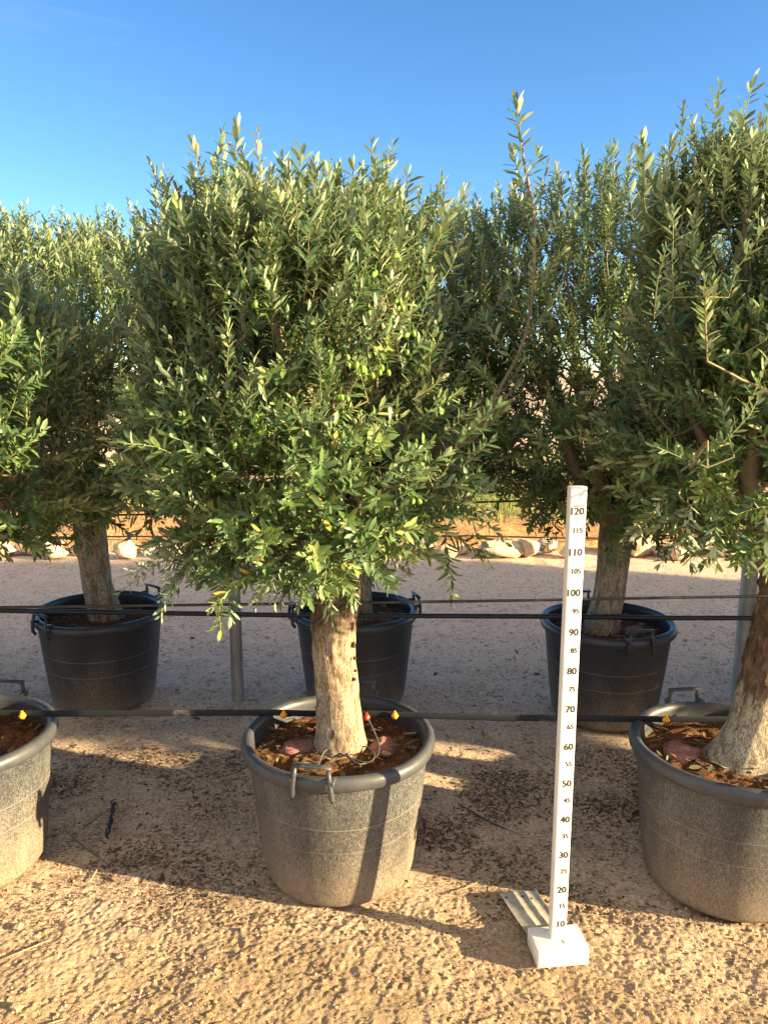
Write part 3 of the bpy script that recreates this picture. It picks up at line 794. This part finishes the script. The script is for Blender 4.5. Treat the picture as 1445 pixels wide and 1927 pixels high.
CROWN_A = generic(51, 2.07, 2300, .72, .90)
CROWN_B = generic(64, 2.17, 2300, .70, .88)
CROWN_L = generic(72, 1.72, 1150, .50)

# ------------------------------------------------------------ potted trees
GRP = 'potted olive trees in rows'
def potted(name_label, loc, rz, crown, trunk, kind, handle_angle, soil=0, clods=(), crown_rz=0., tilt=0., only=False):
    t = empty('potted_olive_tree', loc)
    tag(t, name_label, 'olive tree', GRP)
    pm = PM[kind]
    pot = link('pot', pm[0], t); pot.rotation_euler = (tilt, 0, handle_angle)
    r = link('rim', pm[1], pot)
    for k in (0, 1):
        h = link('handle', pm[2], pot); h.rotation_euler = (0, 0, k * math.pi)
    s = link('soil', SOILS[soil], t); s.rotation_euler = (tilt, 0, handle_angle * 1.7)
    l = link('leaf_litter', SOILLIT, s); l['kind'] = 'stuff'; l.location = (0, 0, .004)
    for (x, y, sc, a, ci) in clods:
        c = link('clod', CLODS[ci], s); c.matrix_parent_inverse = Matrix(); 
        m = Matrix.Rotation(-handle_angle * 1.7, 4, 'Z') @ Vector((x, y, 0)); c.location = (m.x, m.y, .383); c.rotation_euler = (0, 0, a); c.scale = (sc, sc, sc * .8)
    tr = link('trunk', trunk, t); tr.rotation_euler = (0, 0, crown_rz)
    b = link('branches', crown[0], t); b.rotation_euler = (0, 0, crown_rz)
    lv = link('leaves', crown[1], t); lv.rotation_euler = (0, 0, crown_rz)
    return t
TR_C = trunk_mesh('trunk', [(-.005, 0, .36, .080), (0, 0, .42, .074), (0, 0, .55, .064), (-.012, 0, .70, .0635), (-.010, 0, .78, .066), (0, 0, .86, .070), (.005, 0, .93, .058), (.01, 0, .98, .036)], M_bark_c, 5, 64, .6, .74)
TR_R = trunk_mesh('trunk', [(-.020, 0, .37, .106), (-.006, 0, .42, .089), (.012, 0, .50, .070), (.026, 0, .60, .063), (.042, 0, .72, .061), (.060, 0, .86, .060), (.066, 0, .94, .062), (.06, 0, 1.04, .040)], M_bark_r, 8, 64, 1.2, .60)
TR_B = trunk_mesh('trunk', [(.03, 0, .36, .088), (.022, 0, .42, .075), (.0, 0, .55, .069), (-.012, 0, .70, .067), (-.02, 0, .86, .068), (-.01, 0, 1.0, .060), (0, 0, 1.08, .035)], M_bark_b, 12, 56, .7, .98)
TR_D = trunk_mesh('trunk', [(-.01, 0, .36, .090), (-.005, 0, .45, .082), (0, 0, .6, .080), (.01, 0, .78, .081), (.02, 0, .92, .082), (.0, 0, 1.02, .064), (0, 0, 1.10, .030)], M_bark_b, 15, 56, .7, .92)
ANG = lambda dx, dy: math.atan2(dy, dx)
TC = potted('foreground olive tree in the middle, behind the black hose, hung with green olives', (CX, CY, 0), 0, CROWN_C, TR_C, 'd', ANG(-.055, -.29), 0,
            [(-.115, .000, 1.0, .3, 0), (.135, .000, 1.05, 1.2, 1)])
TRR = potted('foreground olive tree at the right edge, trunk flaring at its foot', (RX - .045, RY, 0), 0, CROWN_R, TR_R, 'd', ANG(-.035, .30), 1, [(-.13, .03, 1.1, .4, 2), (.12, -.09, .8, .4, 0)])
for ch in TRR.children:
    if ch.name.split('.')[0] in ('branches', 'leaves', 'trunk'): ch.location = (.045, 0, 0)
TLF = potted('foreground olive tree at the left edge, pot cut by the frame, trunk out of view', (-1.305, 2.18, 0), 0, CROWN_L, TR_D, 'd', ANG(.03, .30), 0, [(.10, -.04, 1.2, .2, 1)], 3.0)
TBL = potted('back row olive tree on the left in a dark pot with two raised handles', (-1.32, 3.43, 0), 0, CROWN_A, TR_B, 'c', ANG(.22, .30), 1, [], .1, R(1.2))
TBC = potted('back row olive tree hidden behind the middle foreground tree', (-.134, 3.44, 0), 0, CROWN_B, TR_D, 'c', ANG(1, .25), 0, [(.12, -.02, 1., 0, 2)], .15)
TBR = potted('back row olive tree right of centre, behind the white measuring stick', (.99, 3.27, 0), 0, CROWN_B, TR_B, 'c', ANG(.055, -.29), 1, [(.11, -.02, 1., 0, 0)], 3.3)
def copy_tree(o, parent=None):
    c = o.copy(); COL.objects.link(c); c.parent = parent
    if parent is not None: c.matrix_parent_inverse = o.matrix_parent_inverse
    for ch in list(o.children): copy_tree(ch, c)
    return c
rng = random.Random(9)
for i in range(6):
    for row, (Y0, src) in enumerate(((2.13, (TLF, TC)[0]), (3.35, TBL))):
        c = copy_tree(src if i % 2 else (TBR if row else TRR))
        c.location = ((1.03 if row == 0 else .99) + 1.16 * (i + 1) + rng.uniform(-.04, .04), Y0 + rng.uniform(-.05, .05), 0)
        c.rotation_euler = (0, 0, rng.uniform(0, 6.2))
        c['label'] = '%s tree after the last visible one on the right in the %s row' % (('first', 'second', 'third', 'fourth', 'fifth', 'sixth')[i], 'front' if row == 0 else 'back')
for Y0, src in ((2.16, TRR), (3.4, TBR)):
    c = copy_tree(src); c.location = (-2.48, Y0, 0); c.rotation_euler = (0, 0, 2.5)
    c['label'] = 'further olive tree of the %s row, beyond the left edge of the picture' % ('front' if Y0 < 3 else 'back')

for x, y, w, h in ((657, 1212, 5, 9), (661, 1238, 4, 5), (664, 1262, 3, 4), (660, 1277, 4, 5), (588, 1236, 3, 6)):   # pruning scars on the middle trunk
    p = atY(x, y, CY - .035); q = np.array([p[0] - CX + .006, -.035]); mb = MB(); V = []
    d = q / np.linalg.norm(q); zz = p[2]; rr = .0655
    for j, (k, o_) in enumerate([(1, -.004), (.95, .0028), (.6, .0034), (.3, .001), (.02, -.001)]):
        for i in range(14):
            a = 2 * math.pi * i / 14; u = math.cos(a) * w * k * .0011; v = math.sin(a) * h * k * .0011
            V.append((d[0] * (rr + o_) - d[1] * u, d[1] * (rr + o_) + d[0] * u, zz + v))
    mb.add(V, grid_faces(14, 5, True)); mb.obj('branch_scar', M_scar, TC, True)
# olives: green fruit hanging in small clusters
def olive_mesh():
    mb = MB(); n = 10; V = []
    for j in range(9):
        t = j / 8 * math.pi
        for i in range(n):
            a = 2 * math.pi * i / n
            V.append((.0055 * math.sin(t) * math.cos(a), .0055 * math.sin(t) * math.sin(a), -.002 - .0085 * (1 - math.cos(t)) * (1 + .02 * math.cos(a))))
    mb.add(V, grid_faces(n, 9, True))
    tube(mb, [(0, 0, -.004), (.0005, 0, .008), (.003, 0, .016)], .0006, 5)
    return mb.mesh('olive', M_olive, True)
OL = olive_mesh(); rng = np.random.default_rng(4)
for (x, y, Y, k) in [(610, 665, 1.84, 5), (690, 690, 1.80, 4), (655, 680, 1.80, 3), (700, 510, 1.86, 5), (745, 470, 1.9, 3), (460, 520, 1.84, 4), (485, 560, 1.82, 4), (560, 620, 1.80, 5), (480, 790, 1.76, 5), (500, 800, 1.76, 3),
                     (455, 830, 1.76, 3), (640, 750, 1.76, 3), (550, 870, 1.76, 3), (720, 700, 1.82, 4), (770, 640, 1.86, 3), (750, 560, 1.86, 3), (560, 920, 1.76, 2), (410, 890, 1.78, 2), (790, 950, 1.8, 2), (345, 560, 1.9, 2), (420, 560, 1.86, 3)]:
    for q in range(k):
        a = atY(x + rng.normal(0, 9), y + rng.normal(0, 9), Y + rng.normal(0, .02))
        o = link('olive', OL, TC); o.location = (a[0] - CX, a[1] - CY, a[2]); s = rng.uniform(.75, 1.15); o.scale = (s, s, s)
        o.rotation_euler = (rng.normal(0, .35), rng.normal(0, .35), rng.uniform(0, 6))
# micro tube lying in loops on the middle pot's soil
mb = MB()
P_ = [(690, 1350, .45), (702, 1375, .42), (712, 1400, .40), (712, 1420, .40), (700, 1434, .398), (675, 1440, .400), (655, 1424, .402), (662, 1410, .404), (690, 1408, .402), (705, 1425, .40), (690, 1438, .40), (650, 1425, .402), (622, 1412, .408), (608, 1420, .41), (598, 1446, .400)]
pp = [Vector(atZ(x, y, z)) - Vector((CX, CY, 0)) for x, y, z in P_]
sm = []
for i in range(len(pp) - 1):
    p0, p1, p2, p3 = pp[max(i - 1, 0)], pp[i], pp[i + 1], pp[min(i + 2, len(pp) - 1)]
    for k in range(6):
        t = k / 6
        sm.append(.5 * ((2 * p1) + (-p0 + p2) * t + (2 * p0 - 5 * p1 + 4 * p2 - p3) * t * t + (-p0 + 3 * p1 - 3 * p2 + p3) * t ** 3) + Vector((0, 0, .004)))
tube(mb, sm, .0027, 8); mb.obj('micro_tube', M_hose_dusty, TC, True)

# ------------------------------------------------------------ hoses, cables
def hose(name, pts, mat, rad=.01, flat=None, n=10, sub=10):
    mb = MB(); P = [Vector(p) for p in pts]; s = []
    for i in range(len(P) - 1):
        for k in range(sub):
            t = k / sub; s.append(P[i].lerp(P[i + 1], t))
    s.append(P[-1]); tube(mb, s, rad, n, True, flat); return mb.obj(name, mat, None, True)
def zat(x, y, Y): a = atY(x, y, Y); return (a[0], a[1], a[2])
HY = 2.262
h1 = hose('irrigation_hose', [(-3.2, HY, .452), zat(0, 1341, HY), zat(108, 1343, HY), zat(300, 1342, HY), zat(520, 1341, HY), zat(590, 1343, HY + .003), zat(700, 1343, HY + .003), zat(815, 1347, HY), zat(940, 1351, HY), zat(1050, 1351, HY), zat(1190, 1353, HY), zat(1350, 1354, HY), (2.4, HY, .450), (4, HY, .45)], M_strap, .01, (.0018, .0105), 12)
tag(h1, 'flat black irrigation hose laid across the foreground pots with orange drippers', 'hose')
for x, y, m in ((43, 1347, M_orange), (534, 1345, M_orange), (743, 1347, M_orange), (1252, 1355, M_orange), (690, 1350, M_redp)):
    mb = MB(); c = atY(x, y, HY - .010); e = empty('dripper', (0, 0, 0)); bpy.data.objects.remove(e)
    V = []; n = 6
    for j, (r, dy) in enumerate([(.001, -.012), (.005, -.0115), (.0055, -.006), (.0095, -.005), (.0105, .001), (.0095, .005), (.004, .007)]):
        for i in range(n * 2):
            a = math.pi * i / n; rr = r * (1.12 if i % 2 == 0 else .93)
            V.append((c[0] + rr * math.cos(a), c[1] + dy, c[2] + rr * math.sin(a)))
    mb.add(V, grid_faces(n * 2, 7, True)); bevbox(mb, (c[0] - .003, c[1] - .004, c[2] + .008), (c[0] + .003, c[1] + .002, c[2] + .017), .0008)
    d = mb.obj('dripper', m, h1, False)
    if m is M_redp: d['label'] = 'red dripper with a thin tube'
HB = 3.17
h2 = hose('irrigation_hose', [(-3.4, HB, .47), zat(0, 1149, HB), zat(120, 1151, HB), zat(320, 1154, HB), zat(560, 1158, HB), zat(800, 1159, HB), zat(1010, 1160, HB), zat(1270, 1163, HB), zat(1400, 1163, HB), (2.2, HB, .44), (4.2, HB, .46)], M_hose, .0105, None, 10)
tag(h2, 'round black irrigation hose running across the back row pots', 'hose')
CYF = 2.095
h3 = hose('support_cable', [(-3.0, CYF, .865), zat(0, 1143, CYF), zat(480, 1137, CYF), zat(620, 1135, CYF), zat(980, 1130, CYF), zat(1300, 1124, CYF), zat(1445, 1122, CYF - .03), (2.3, CYF, .90), (4, CYF, .9)], M_hose, .0036, (.0025, .0042), 8)
tag(h3, 'thin dusty cable strung past the foreground trunks just above the round hose', 'cable')
h4 = hose('tie_cable', [(-1.46, 3.36, .89), zat(230, 969, 3.36), zat(600, 962, 3.33), zat(900, 945, 3.30), zat(1069, 940, 3.27), (.90, 3.185, .975), (.99, 3.18, .96), (1.075, 3.21, .965), (1.09, 3.27, .965)], M_hose, .0045, None, 8)
tag(h4, 'dark cable strapped round the back row trunks at crown height', 'cable')
mb = MB(); a = zat(586, 1175, 2.12); b = zat(618, 1150, 2.105); c = zat(660, 1138, 2.10)
tube(mb, [a, b, c], .0028, 6); tube(mb, [(a[0] - .004, a[1], a[2] - .005), a], .004, 6)
o = mb.obj('tree_tie', M_hose, None, True); tag(o, 'short black tie fixing the middle trunk to the thin cable', 'tie')
h5 = hose('ground_hose', [(-8, 6.62, .085)] + [(x, 6.66 + .02 * math.sin(x * 3), .075 + .012 * math.sin(x * 2.1)) for x in np.arange(-6, 6.1, .75)] + [(9, 6.7, .08)], M_hose, .008, None, 8, 4)
tag(h5, 'black drip hose lying along the red soil bed behind the rocks', 'hose')

# ------------------------------------------------------------ posts
def post(X0, Y0, r, h, label):
    mb = MB(); n = 28; prof = [(r, -.02), (r, .2), (r, h - .01), (r * .985, h - .002), (r * .94, h), (r * .86, h), (r * .86, h - .05)]
    V = []
    for rr, z in prof:
        for j in range(n):
            a = 2 * math.pi * j / n; V.append((rr * math.cos(a), rr * math.sin(a), z))
    mb.add(V, grid_faces(n, len(prof), True))
    for z in (.62, h - .12):
        lathe(mb, [(r + .0005, z), (r + .002, z + .001), (r + .002, z + .007), (r + .0005, z + .008)], n)
    o = mb.obj('steel_post', M_galv, None, True); o.location = (X0, Y0, 0); tag(o, label, 'post', 'round steel posts behind the front row'); return o
post(-.687, 3.41, .0285, 1.42, 'slim grey steel post left of the middle tree, between two back row pots')
post(1.69, 3.45, .036, 1.42, 'thick grey steel post beside the right foreground trunk')

# ------------------------------------------------------------ measuring stick
st = empty('measuring_stick', (.458, 1.795, 0), R(6.2))
tag(st, 'white wooden measuring stick with black numbers up to 120 standing on the sand', 'measuring stick')
mb = MB(); bevbox(mb, (-.068, -.046, -.003), (.069, .048, .044), .0035)
blk = mb.obj('base', M_white, st)
mb = MB(); bevbox(mb, (-.0195, -.004, .0435), (.0205, .022, 1.247), .0022)
pl = mb.obj('upright', M_white, st)
mb = MB()
def text_mesh(mb, s, x, z, size, plane='front', yy=-.0046, align='CENTER'):
    cu = bpy.data.curves.new('t', 'FONT'); cu.body = s; cu.size = size; cu.align_x = align; cu.offset = size * .022; cu.resolution_u = 3
    ob = bpy.data.objects.new('t', cu); COL.objects.link(ob)
    bpy.context.view_layer.update()
    me = ob.to_mesh()
    if plane == 'front': V = [(x + v.co.x, yy, z + v.co.y) for v in me.vertices]
    else: V = [(x + v.co.x, z + v.co.y, yy) for v in me.vertices]
    F = [tuple(p.vertices) for p in me.polygons]; mb.add(V, F); 
    if plane == 'front': mb.add([(v[0] + size * .03, v[1] - .0001, v[2]) for v in V], F)
    else: mb.add([(v[0] + size * .03, v[1], v[2] + .0001) for v in V], F)
    ob.to_mesh_clear(); bpy.data.objects.remove(ob)
for v in range(10, 121, 5):
    z = v / 100.
    big = v % 10 == 0
    w = .0285 if big else .0155
    x1 = .0150 if big else .0142
    th = .0032 if v == 120 else .00075
    w_ = w if v < 100 or not big else .025
    mb.add([(x1 - w_, -.0046, z), (x1, -.0046, z), (x1, -.0046, z + th), (x1 - w_, -.0046, z + th)], [(0, 1, 2, 3)])
    text_mesh(mb, str(v), (.0152 if big else .0145), z - (.0190 if big else .0136), .0245 if big else .0178, 'front', -.0046, 'RIGHT')
for x in (-.0170, .0178):                                   # edges of the paper scale
    mb.add([(x - .0002, -.0045, .045), (x + .0002, -.0045, .045), (x + .0002, -.0045, 1.238), (x - .0002, -.0045, 1.238)], [(0, 1, 2, 3)])
    mb.add([(x - .0003, -.043, .0447), (x + .0003, -.043, .0447), (x + .0003, -.006, .0447), (x - .0003, -.006, .0447)], [(0, 1, 2, 3)])
text_mesh(mb, '5', .0125, -.020, .0160, 'top', .0447, 'RIGHT')
mb.add([(-.004, -.0072, .0447), (.0125, -.0072, .0447), (.0125, -.0065, .0447), (-.004, -.0065, .0447)], [(0, 1, 2, 3)])
mb.obj('scale_marking', M_ink, st)
# ribbed sheet plate behind the block
mb = MB(); prof = [(-.098, .003), (-.066, .004), (-.061, .009), (-.056, .004), (-.032, .004), (-.027, .009), (-.022, .004), (.004, .004), (.008, .008), (.012, .003)]
V = []; n = len(prof)
for j, (y, dx, dz) in enumerate([(.049, .014, .014), (.10, .002, .016), (.15, -.008, .017), (.222, -.020, .017), (.230, -.020, .008)]):
    for x, z in prof: V.append((x + dx + .02, y, z + dz))
F = grid_faces(n, 5)
F = [f for f in F]
mb.add(V, F)
V2 = [(v[0], v[1], v[2] - .0018) for v in V]; mb.add(V2, [tuple(reversed(f)) for f in F])
pt = mb.obj('foot_plate', M_plate, st)
mb = MB()
for x, y in ((-.084, .200), (-.037, .200), (-.015, .188)):
    mb.add([(x + .0042 * math.cos(a), y + .0042 * math.sin(a), .0216) for a in np.linspace(0, 2 * np.pi, 12, endpoint=False)], [tuple(range(12))])
mb.obj('screw_hole', M_ink, pt)

# ------------------------------------------------------------ edging rocks
def rock_mesh(seed, sx, sy, sz):
    import bmesh
    rg = random.Random(seed); bm = bmesh.new(); bmesh.ops.create_icosphere(bm, subdivisions=4, radius=1)
    planes = [(Vector((rg.gauss(0, 1), rg.gauss(0, 1), rg.gauss(0, 1))).normalized(), rg.uniform(.52, .86)) for _ in range(17)]
    co = np.array([v.co[:] for v in bm.verts])
    for nrm, d in planes:
        nn = np.array(nrm[:]); k = co @ nn; m = k > d; co[m] -= np.outer((k[m] - d) * .9, nn)
    f = 1 + .10 * noise3(co[:, 0] * 2, co[:, 1] * 2, co[:, 2] * 2, seed) + .045 * noise3(co[:, 0] * 6, co[:, 1] * 6, co[:, 2] * 6, seed + 1) + .02 * noise3(co[:, 0] * 15, co[:, 1] * 15, co[:, 2] * 15, seed + 2)
    co = co * f[:, None] * np.array([sx, sy, sz])
    F = [tuple(v.index for v in p.verts) for p in bm.faces]; bm.free()
    mb = MB(); mb.add(co, F); return mb.mesh('edging_rock', M_rock, False)
ROCKS = [  # pixel x, width px, height px, label
    (-8, 60, 30, 'grey white rock at the left frame edge of the edging row'),
    (62, 82, 42, 'big pale rock with a flat sunlit top, leftmost big one of the edging row'),
    (108, 40, 30, 'rounded sunlit rock next right of the big flat topped left rock'),
    (143, 36, 26, 'small sunlit rock just left of the back left trunk'),
    (128, 20, 14, 'little rock lying on top between two rocks left of the back left trunk'),
    (242, 40, 36, 'pale rock just right of the back left trunk'),
    (280, 34, 24, 'second rock right of the back left trunk'),
    (326, 46, 26, 'rock behind the leaves between the back left trunk and the slim post'),
    (384, 40, 28, 'rock behind the leaves, third right of the back left trunk'),
    (425, 34, 22, 'small rock just left of the slim post behind leaves'),
    (490, 52, 30, 'rock behind the leaves just right of the slim post'),
    (548, 44, 26, 'rock seen through leaves left of the middle trunk'),
    (703, 26, 34, 'upright pointed rock just right of the middle trunk'),
    (720, 26, 26, 'small angular rock leaning beside the upright pointed rock'),
    (755, 40, 20, 'low flat rock right of the middle trunk, left of a brown faced rock'),
    (797, 48, 30, 'brown faced rock in the middle of the gap right of the middle trunk'),
    (838, 36, 28, 'pale rock behind a hanging sprig, right of the brown faced rock'),
    (870, 34, 24, 'grey shaded rock touching the left of the longest rock'),
    (930, 92, 40, 'longest pale rock of the edging row, pitted and sunlit'),
    (995, 48, 38, 'rounded rock with dark pits, right of the longest rock'),
    (1034, 36, 32, 'pointed rock left of the white measuring stick'),
    (1062, 32, 20, 'low white rock touching the left side of the measuring stick'),
    (1203, 56, 40, 'large rounded rock just right of the back right trunk'),
    (1237, 26, 20, 'small rock between the large rounded rock and a square one'),
    (1265, 44, 28, 'square sunlit rock right of the large rounded rock'),
    (1320, 40, 28, 'rock behind leaves between the square rock and the thick post'),
    (1368, 40, 26, 'rock just left of the thick post behind leaves'),
    (1432, 36, 36, 'rock between the thick post and the right foreground trunk'),
]
for k, (x, w, h, lab) in enumerate(ROCKS):
    small = lab.startswith('little')
    a = atZ(x, 1046 - (10 if small else 0), 0); sc = (a[1] * _c + CAMH * _s) / FPX
    sx, sz = w * sc / 2 * 1.24, h * sc / 2 * 1.2
    o = link('edging_rock', rock_mesh(100 + k, sx, min(sx, .13) * .85 + .02, sz))
    o.location = (a[0], 6.30 + .08 * math.sin(k * 2.3), sz * (.66 + .1 * math.sin(k * 5.1) if not small else 2.2)); o.rotation_euler = (0, .12 * math.sin(k * 3.7), 0)
    tag(o, lab, 'rock', 'limestone rocks edging the soil bed')

# ------------------------------------------------------------ weeds on the bed
rng = np.random.default_rng(77)
def blades(name, centres, seed, hmin, hmax, nb, label, spread=.05, w=.004):
    rng = np.random.default_rng(seed); V = []; F = []; C = []; n = 0
    for (cx_, cy_, cz_) in centres:
        for _ in range(rng.integers(nb[0], nb[1])):
            a = rng.uniform(0, 6.28); h = rng.uniform(hmin, hmax); b = rng.uniform(.05, .5) * h
            x, y = cx_ + rng.normal(0, spread), cy_ + rng.normal(0, spread); u = np.array([-math.sin(a), math.cos(a), 0]) * w; var = rng.random() ** 1.5
            for q, t in enumerate((0, .4, .75, 1.)):
                p = np.array([x + math.cos(a) * b * t * t, y + math.sin(a) * b * t * t, cz_ + h * (t - .25 * t * t)])
                k = (1 - .85 * t); V += [p - u * k, p + u * k]; C += [(var, 0, 0, 1)] * 2
            for q in range(3): F.append((n + 2 * q, n + 2 * q + 1, n + 2 * q + 3, n + 2 * q + 2))
            n += 8
    L = np.array(F).ravel(); me = mesh_np(name, np.array(V), L, np.arange(len(F)) * 4, np.full(len(F), 4), True, [M_grass], None, np.array(C))
    o = link(name, me); tag(o, label, 'grass', None, 'stuff'); return o
cs = []
for _ in range(5200):
    x, y = rng.uniform(-9, 10), 6.75 + 5.7 * rng.random() ** .8
    if noise2(np.array(x * .8), np.array(y * 1.3), 5) < -.05 + .3 * (y < 7.6): continue
    cs.append((x, y, .05))
blades('grass', cs, 3, .10, .34, (5, 14), 'tall green weeds and onion like grass growing in the red soil bed')
cs = [(rng.uniform(-20, 22), 12.6 + rng.uniform(0, .8), 0) for _ in range(500)]
blades('dry_grass', cs, 4, .12, .42, (8, 16), 'dry grass strip along the far edge of the soil bed', .09, .006)

# ------------------------------------------------------------ gravel, litter
def scatter(n, x0, x1, y0, y1, seed, fn=None):
    rng = np.random.default_rng(seed); x = rng.uniform(x0, x1, n); y = rng.uniform(y0, y1, n)
    if fn is not None:
        k = rng.random(n) < fn(x, y); x, y = x[k], y[k]
    return np.stack([x, y, ground_h(x, y)], 1)
def pebble_mesh(name, P, rmin, rmax, seed, mat):
    rng = np.random.default_rng(seed); n = len(P)
    base = np.array([[1, 0, 0], [.5, .86, 0], [-.5, .86, 0], [-1, 0, 0], [-.5, -.86, 0], [.5, -.86, 0], [.45, .3, .75], [-.35, .45, .8], [0, -.55, .7], [0, 0, -.8]])
    tri = np.array([[0, 1, 6], [1, 2, 7], [1, 7, 6], [2, 3, 7], [3, 4, 8], [3, 8, 7], [4, 5, 8], [5, 0, 6], [5, 6, 8], [6, 7, 8], [1, 0, 9], [2, 1, 9], [3, 2, 9], [4, 3, 9], [5, 4, 9], [0, 5, 9]])
    r = rmin + (rmax - rmin) * rng.random(n) ** 5.5
    a = rng.uniform(0, 6.28, n); B = base[None] * (1 + rng.normal(0, .17, (n, 10, 3)))
    B[..., 2] *= rng.uniform(.5, .95, n)[:, None]
    x = B[..., 0] * np.cos(a)[:, None] - B[..., 1] * np.sin(a)[:, None]; y = B[..., 0] * np.sin(a)[:, None] + B[..., 1] * np.cos(a)[:, None]
    V = np.stack([x, y, B[..., 2]], -1) * r[:, None, None] + P[:, None] + np.array([0, 0, 1.])[None, None] * (r * .25)[:, None, None]
    L = ((np.arange(n) * 10)[:, None, None] + tri[None]).ravel()
    return mesh_np(name, V.reshape(-1, 3), L, np.arange(n * 16) * 3, np.full(n * 16, 3), False, [mat])
P = np.vstack([scatter(26000, -1.7, 1.8, 1.15, 2.5, 2, lambda x, y: .35 + .65 * (y < 1.95) * (noise2(x * 4, y * 4, 3) > -.35)), scatter(5000, -3.2, 3.2, 2.4, 6.4, 3)])
tag(link('gravel', pebble_mesh('gravel', P, .0010, .0062, 5, M_pebble)), 'fine gravel and crumbs of earth strewn over the ground', 'gravel', None, 'stuff')
def litd(x, y):
    near = np.exp(-((y - 2.38) / .34) ** 2) + .5 * np.exp(-((y - 3.4) / .7) ** 2) + .06
    cl = np.clip(.45 + 1.1 * noise2(x * 5, y * 6, 13), .03, 1)
    return np.clip(near * cl * (y > 1.9) + .012, 0, 1)
P = np.vstack([scatter(120000, -1.6, 1.7, 1.85, 2.95, 8, litd), scatter(30000, -3.2, 3.2, 2.9, 6.2, 9, lambda x, y: .55 * litd(x, y) + .06), scatter(160, -1.2, 1.4, 1.2, 1.95, 19)])
l = link('leaf_litter', litter_mesh('leaf_litter', P, 12, .003, .021, .003, .08))
l2 = link('fallen_leaf', litter_mesh('fallen_leaf', scatter(1500, -1.7, 1.8, 1.9, 4.6, 41, lambda x, y: litd(x, y) + .12), 13, .018, .042, .005, .55)); tag(l2, 'scattered larger fallen olive leaves, brown and green, on the shaded ground', 'fallen leaves', None, 'stuff'); tag(l, 'fallen olive leaves and dark plant crumbs lying between the pots', 'leaf litter', None, 'stuff')

# single twigs and stones one can tell apart
def straw(pts, r, label, mat=M_straw, name='dry_stalk'):
    mb = MB(); P = [atZ(x, y, 0) for x, y in pts]; P = [(p[0], p[1], float(ground_h(p[0], p[1])) + .006) for p in P]
    tube(mb, P, [r] * (len(P) - 1) + [r * .4], 6); o = mb.obj(name, mat, None, True); tag(o, label, 'twig'); return o
straw([(170, 1655), (205, 1590), (222, 1545), (242, 1515)], .0016, 'long straw coloured stalk lying half in sun near the left pot')
straw([(125, 1560), (160, 1590), (195, 1615), (222, 1638)], .0014, 'thin grey stalk crossing the long straw stalk near the left pot', M_hose_dusty)
straw([(155, 1555), (190, 1530), (224, 1510)], .0016, 'brown stalk above the two crossed stalks near the left pot', M_hose_dusty)
straw([(0, 1800), (50, 1780), (100, 1758)], .0018, 'pale straw stalk in the sunlit sand at the left edge')
straw([(862, 1512), (930, 1548), (985, 1568)], .0022, 'dark fallen twig between the middle pot and the measuring stick', M_hose, 'fallen_twig')
straw([(90, 1925), (125, 1910)], .0020, 'short straw stalk at the bottom left of the picture')
straw([(850, 1680), (880, 1668), (915, 1650)], .0012, 'fine straw in the sunlit sand left of the metal plate')
def stone(x, y, r, label, seed):
    a = atZ(x, y, 0); me = rock_mesh(seed, r * 1.2, r, r * .7); me.materials[0] = M_pebble
    o = link('stone', me); o.location = (a[0], a[1], float(ground_h(a[0], a[1])) + r * .35); tag(o, label, 'stone')
stone(80, 1660, .014, 'brownish stone on the sunlit sand below the left pot', 301)
stone(36, 1735, .016, 'pale stone at the left edge on sunlit sand', 302)
stone(224, 1790, .009, 'light pebble on the sunlit sand lower left', 303)
stone(560, 1640 + 100, .011, 'small stone in front of the middle pot', 304)
stone(1135, 1758, .010, 'white pebble right of the stick block', 305)
stone(30, 1895, .017, 'rough stone at the lower left corner of the picture', 306)

# black strip of old tape lying among the litter
mb = MB(); pts = [atZ(*p) for p in ((203, 1585), (206, 1565), (212, 1545), (212, 1525), (218, 1510))]
rs = random.Random(6)
for k in range(3):
    q = []
    for i in range(len(pts) - 1):
        for j in range(4):
            f = j / 4; q.append((pts[i][0] * (1 - f) + pts[i + 1][0] * f + rs.uniform(-.008, .008), pts[i][1] * (1 - f) + pts[i + 1][1] * f + rs.uniform(-.006, .006), .006 + .006 * k + rs.uniform(0, .010)))
    tube(mb, q, .01, 6, True, (.0035, .001))
o = mb.obj('plastic_strip', M_ink, None, False)
tag(o, 'crumpled strip of black plastic lying by the crossed stalks', 'plastic strip')
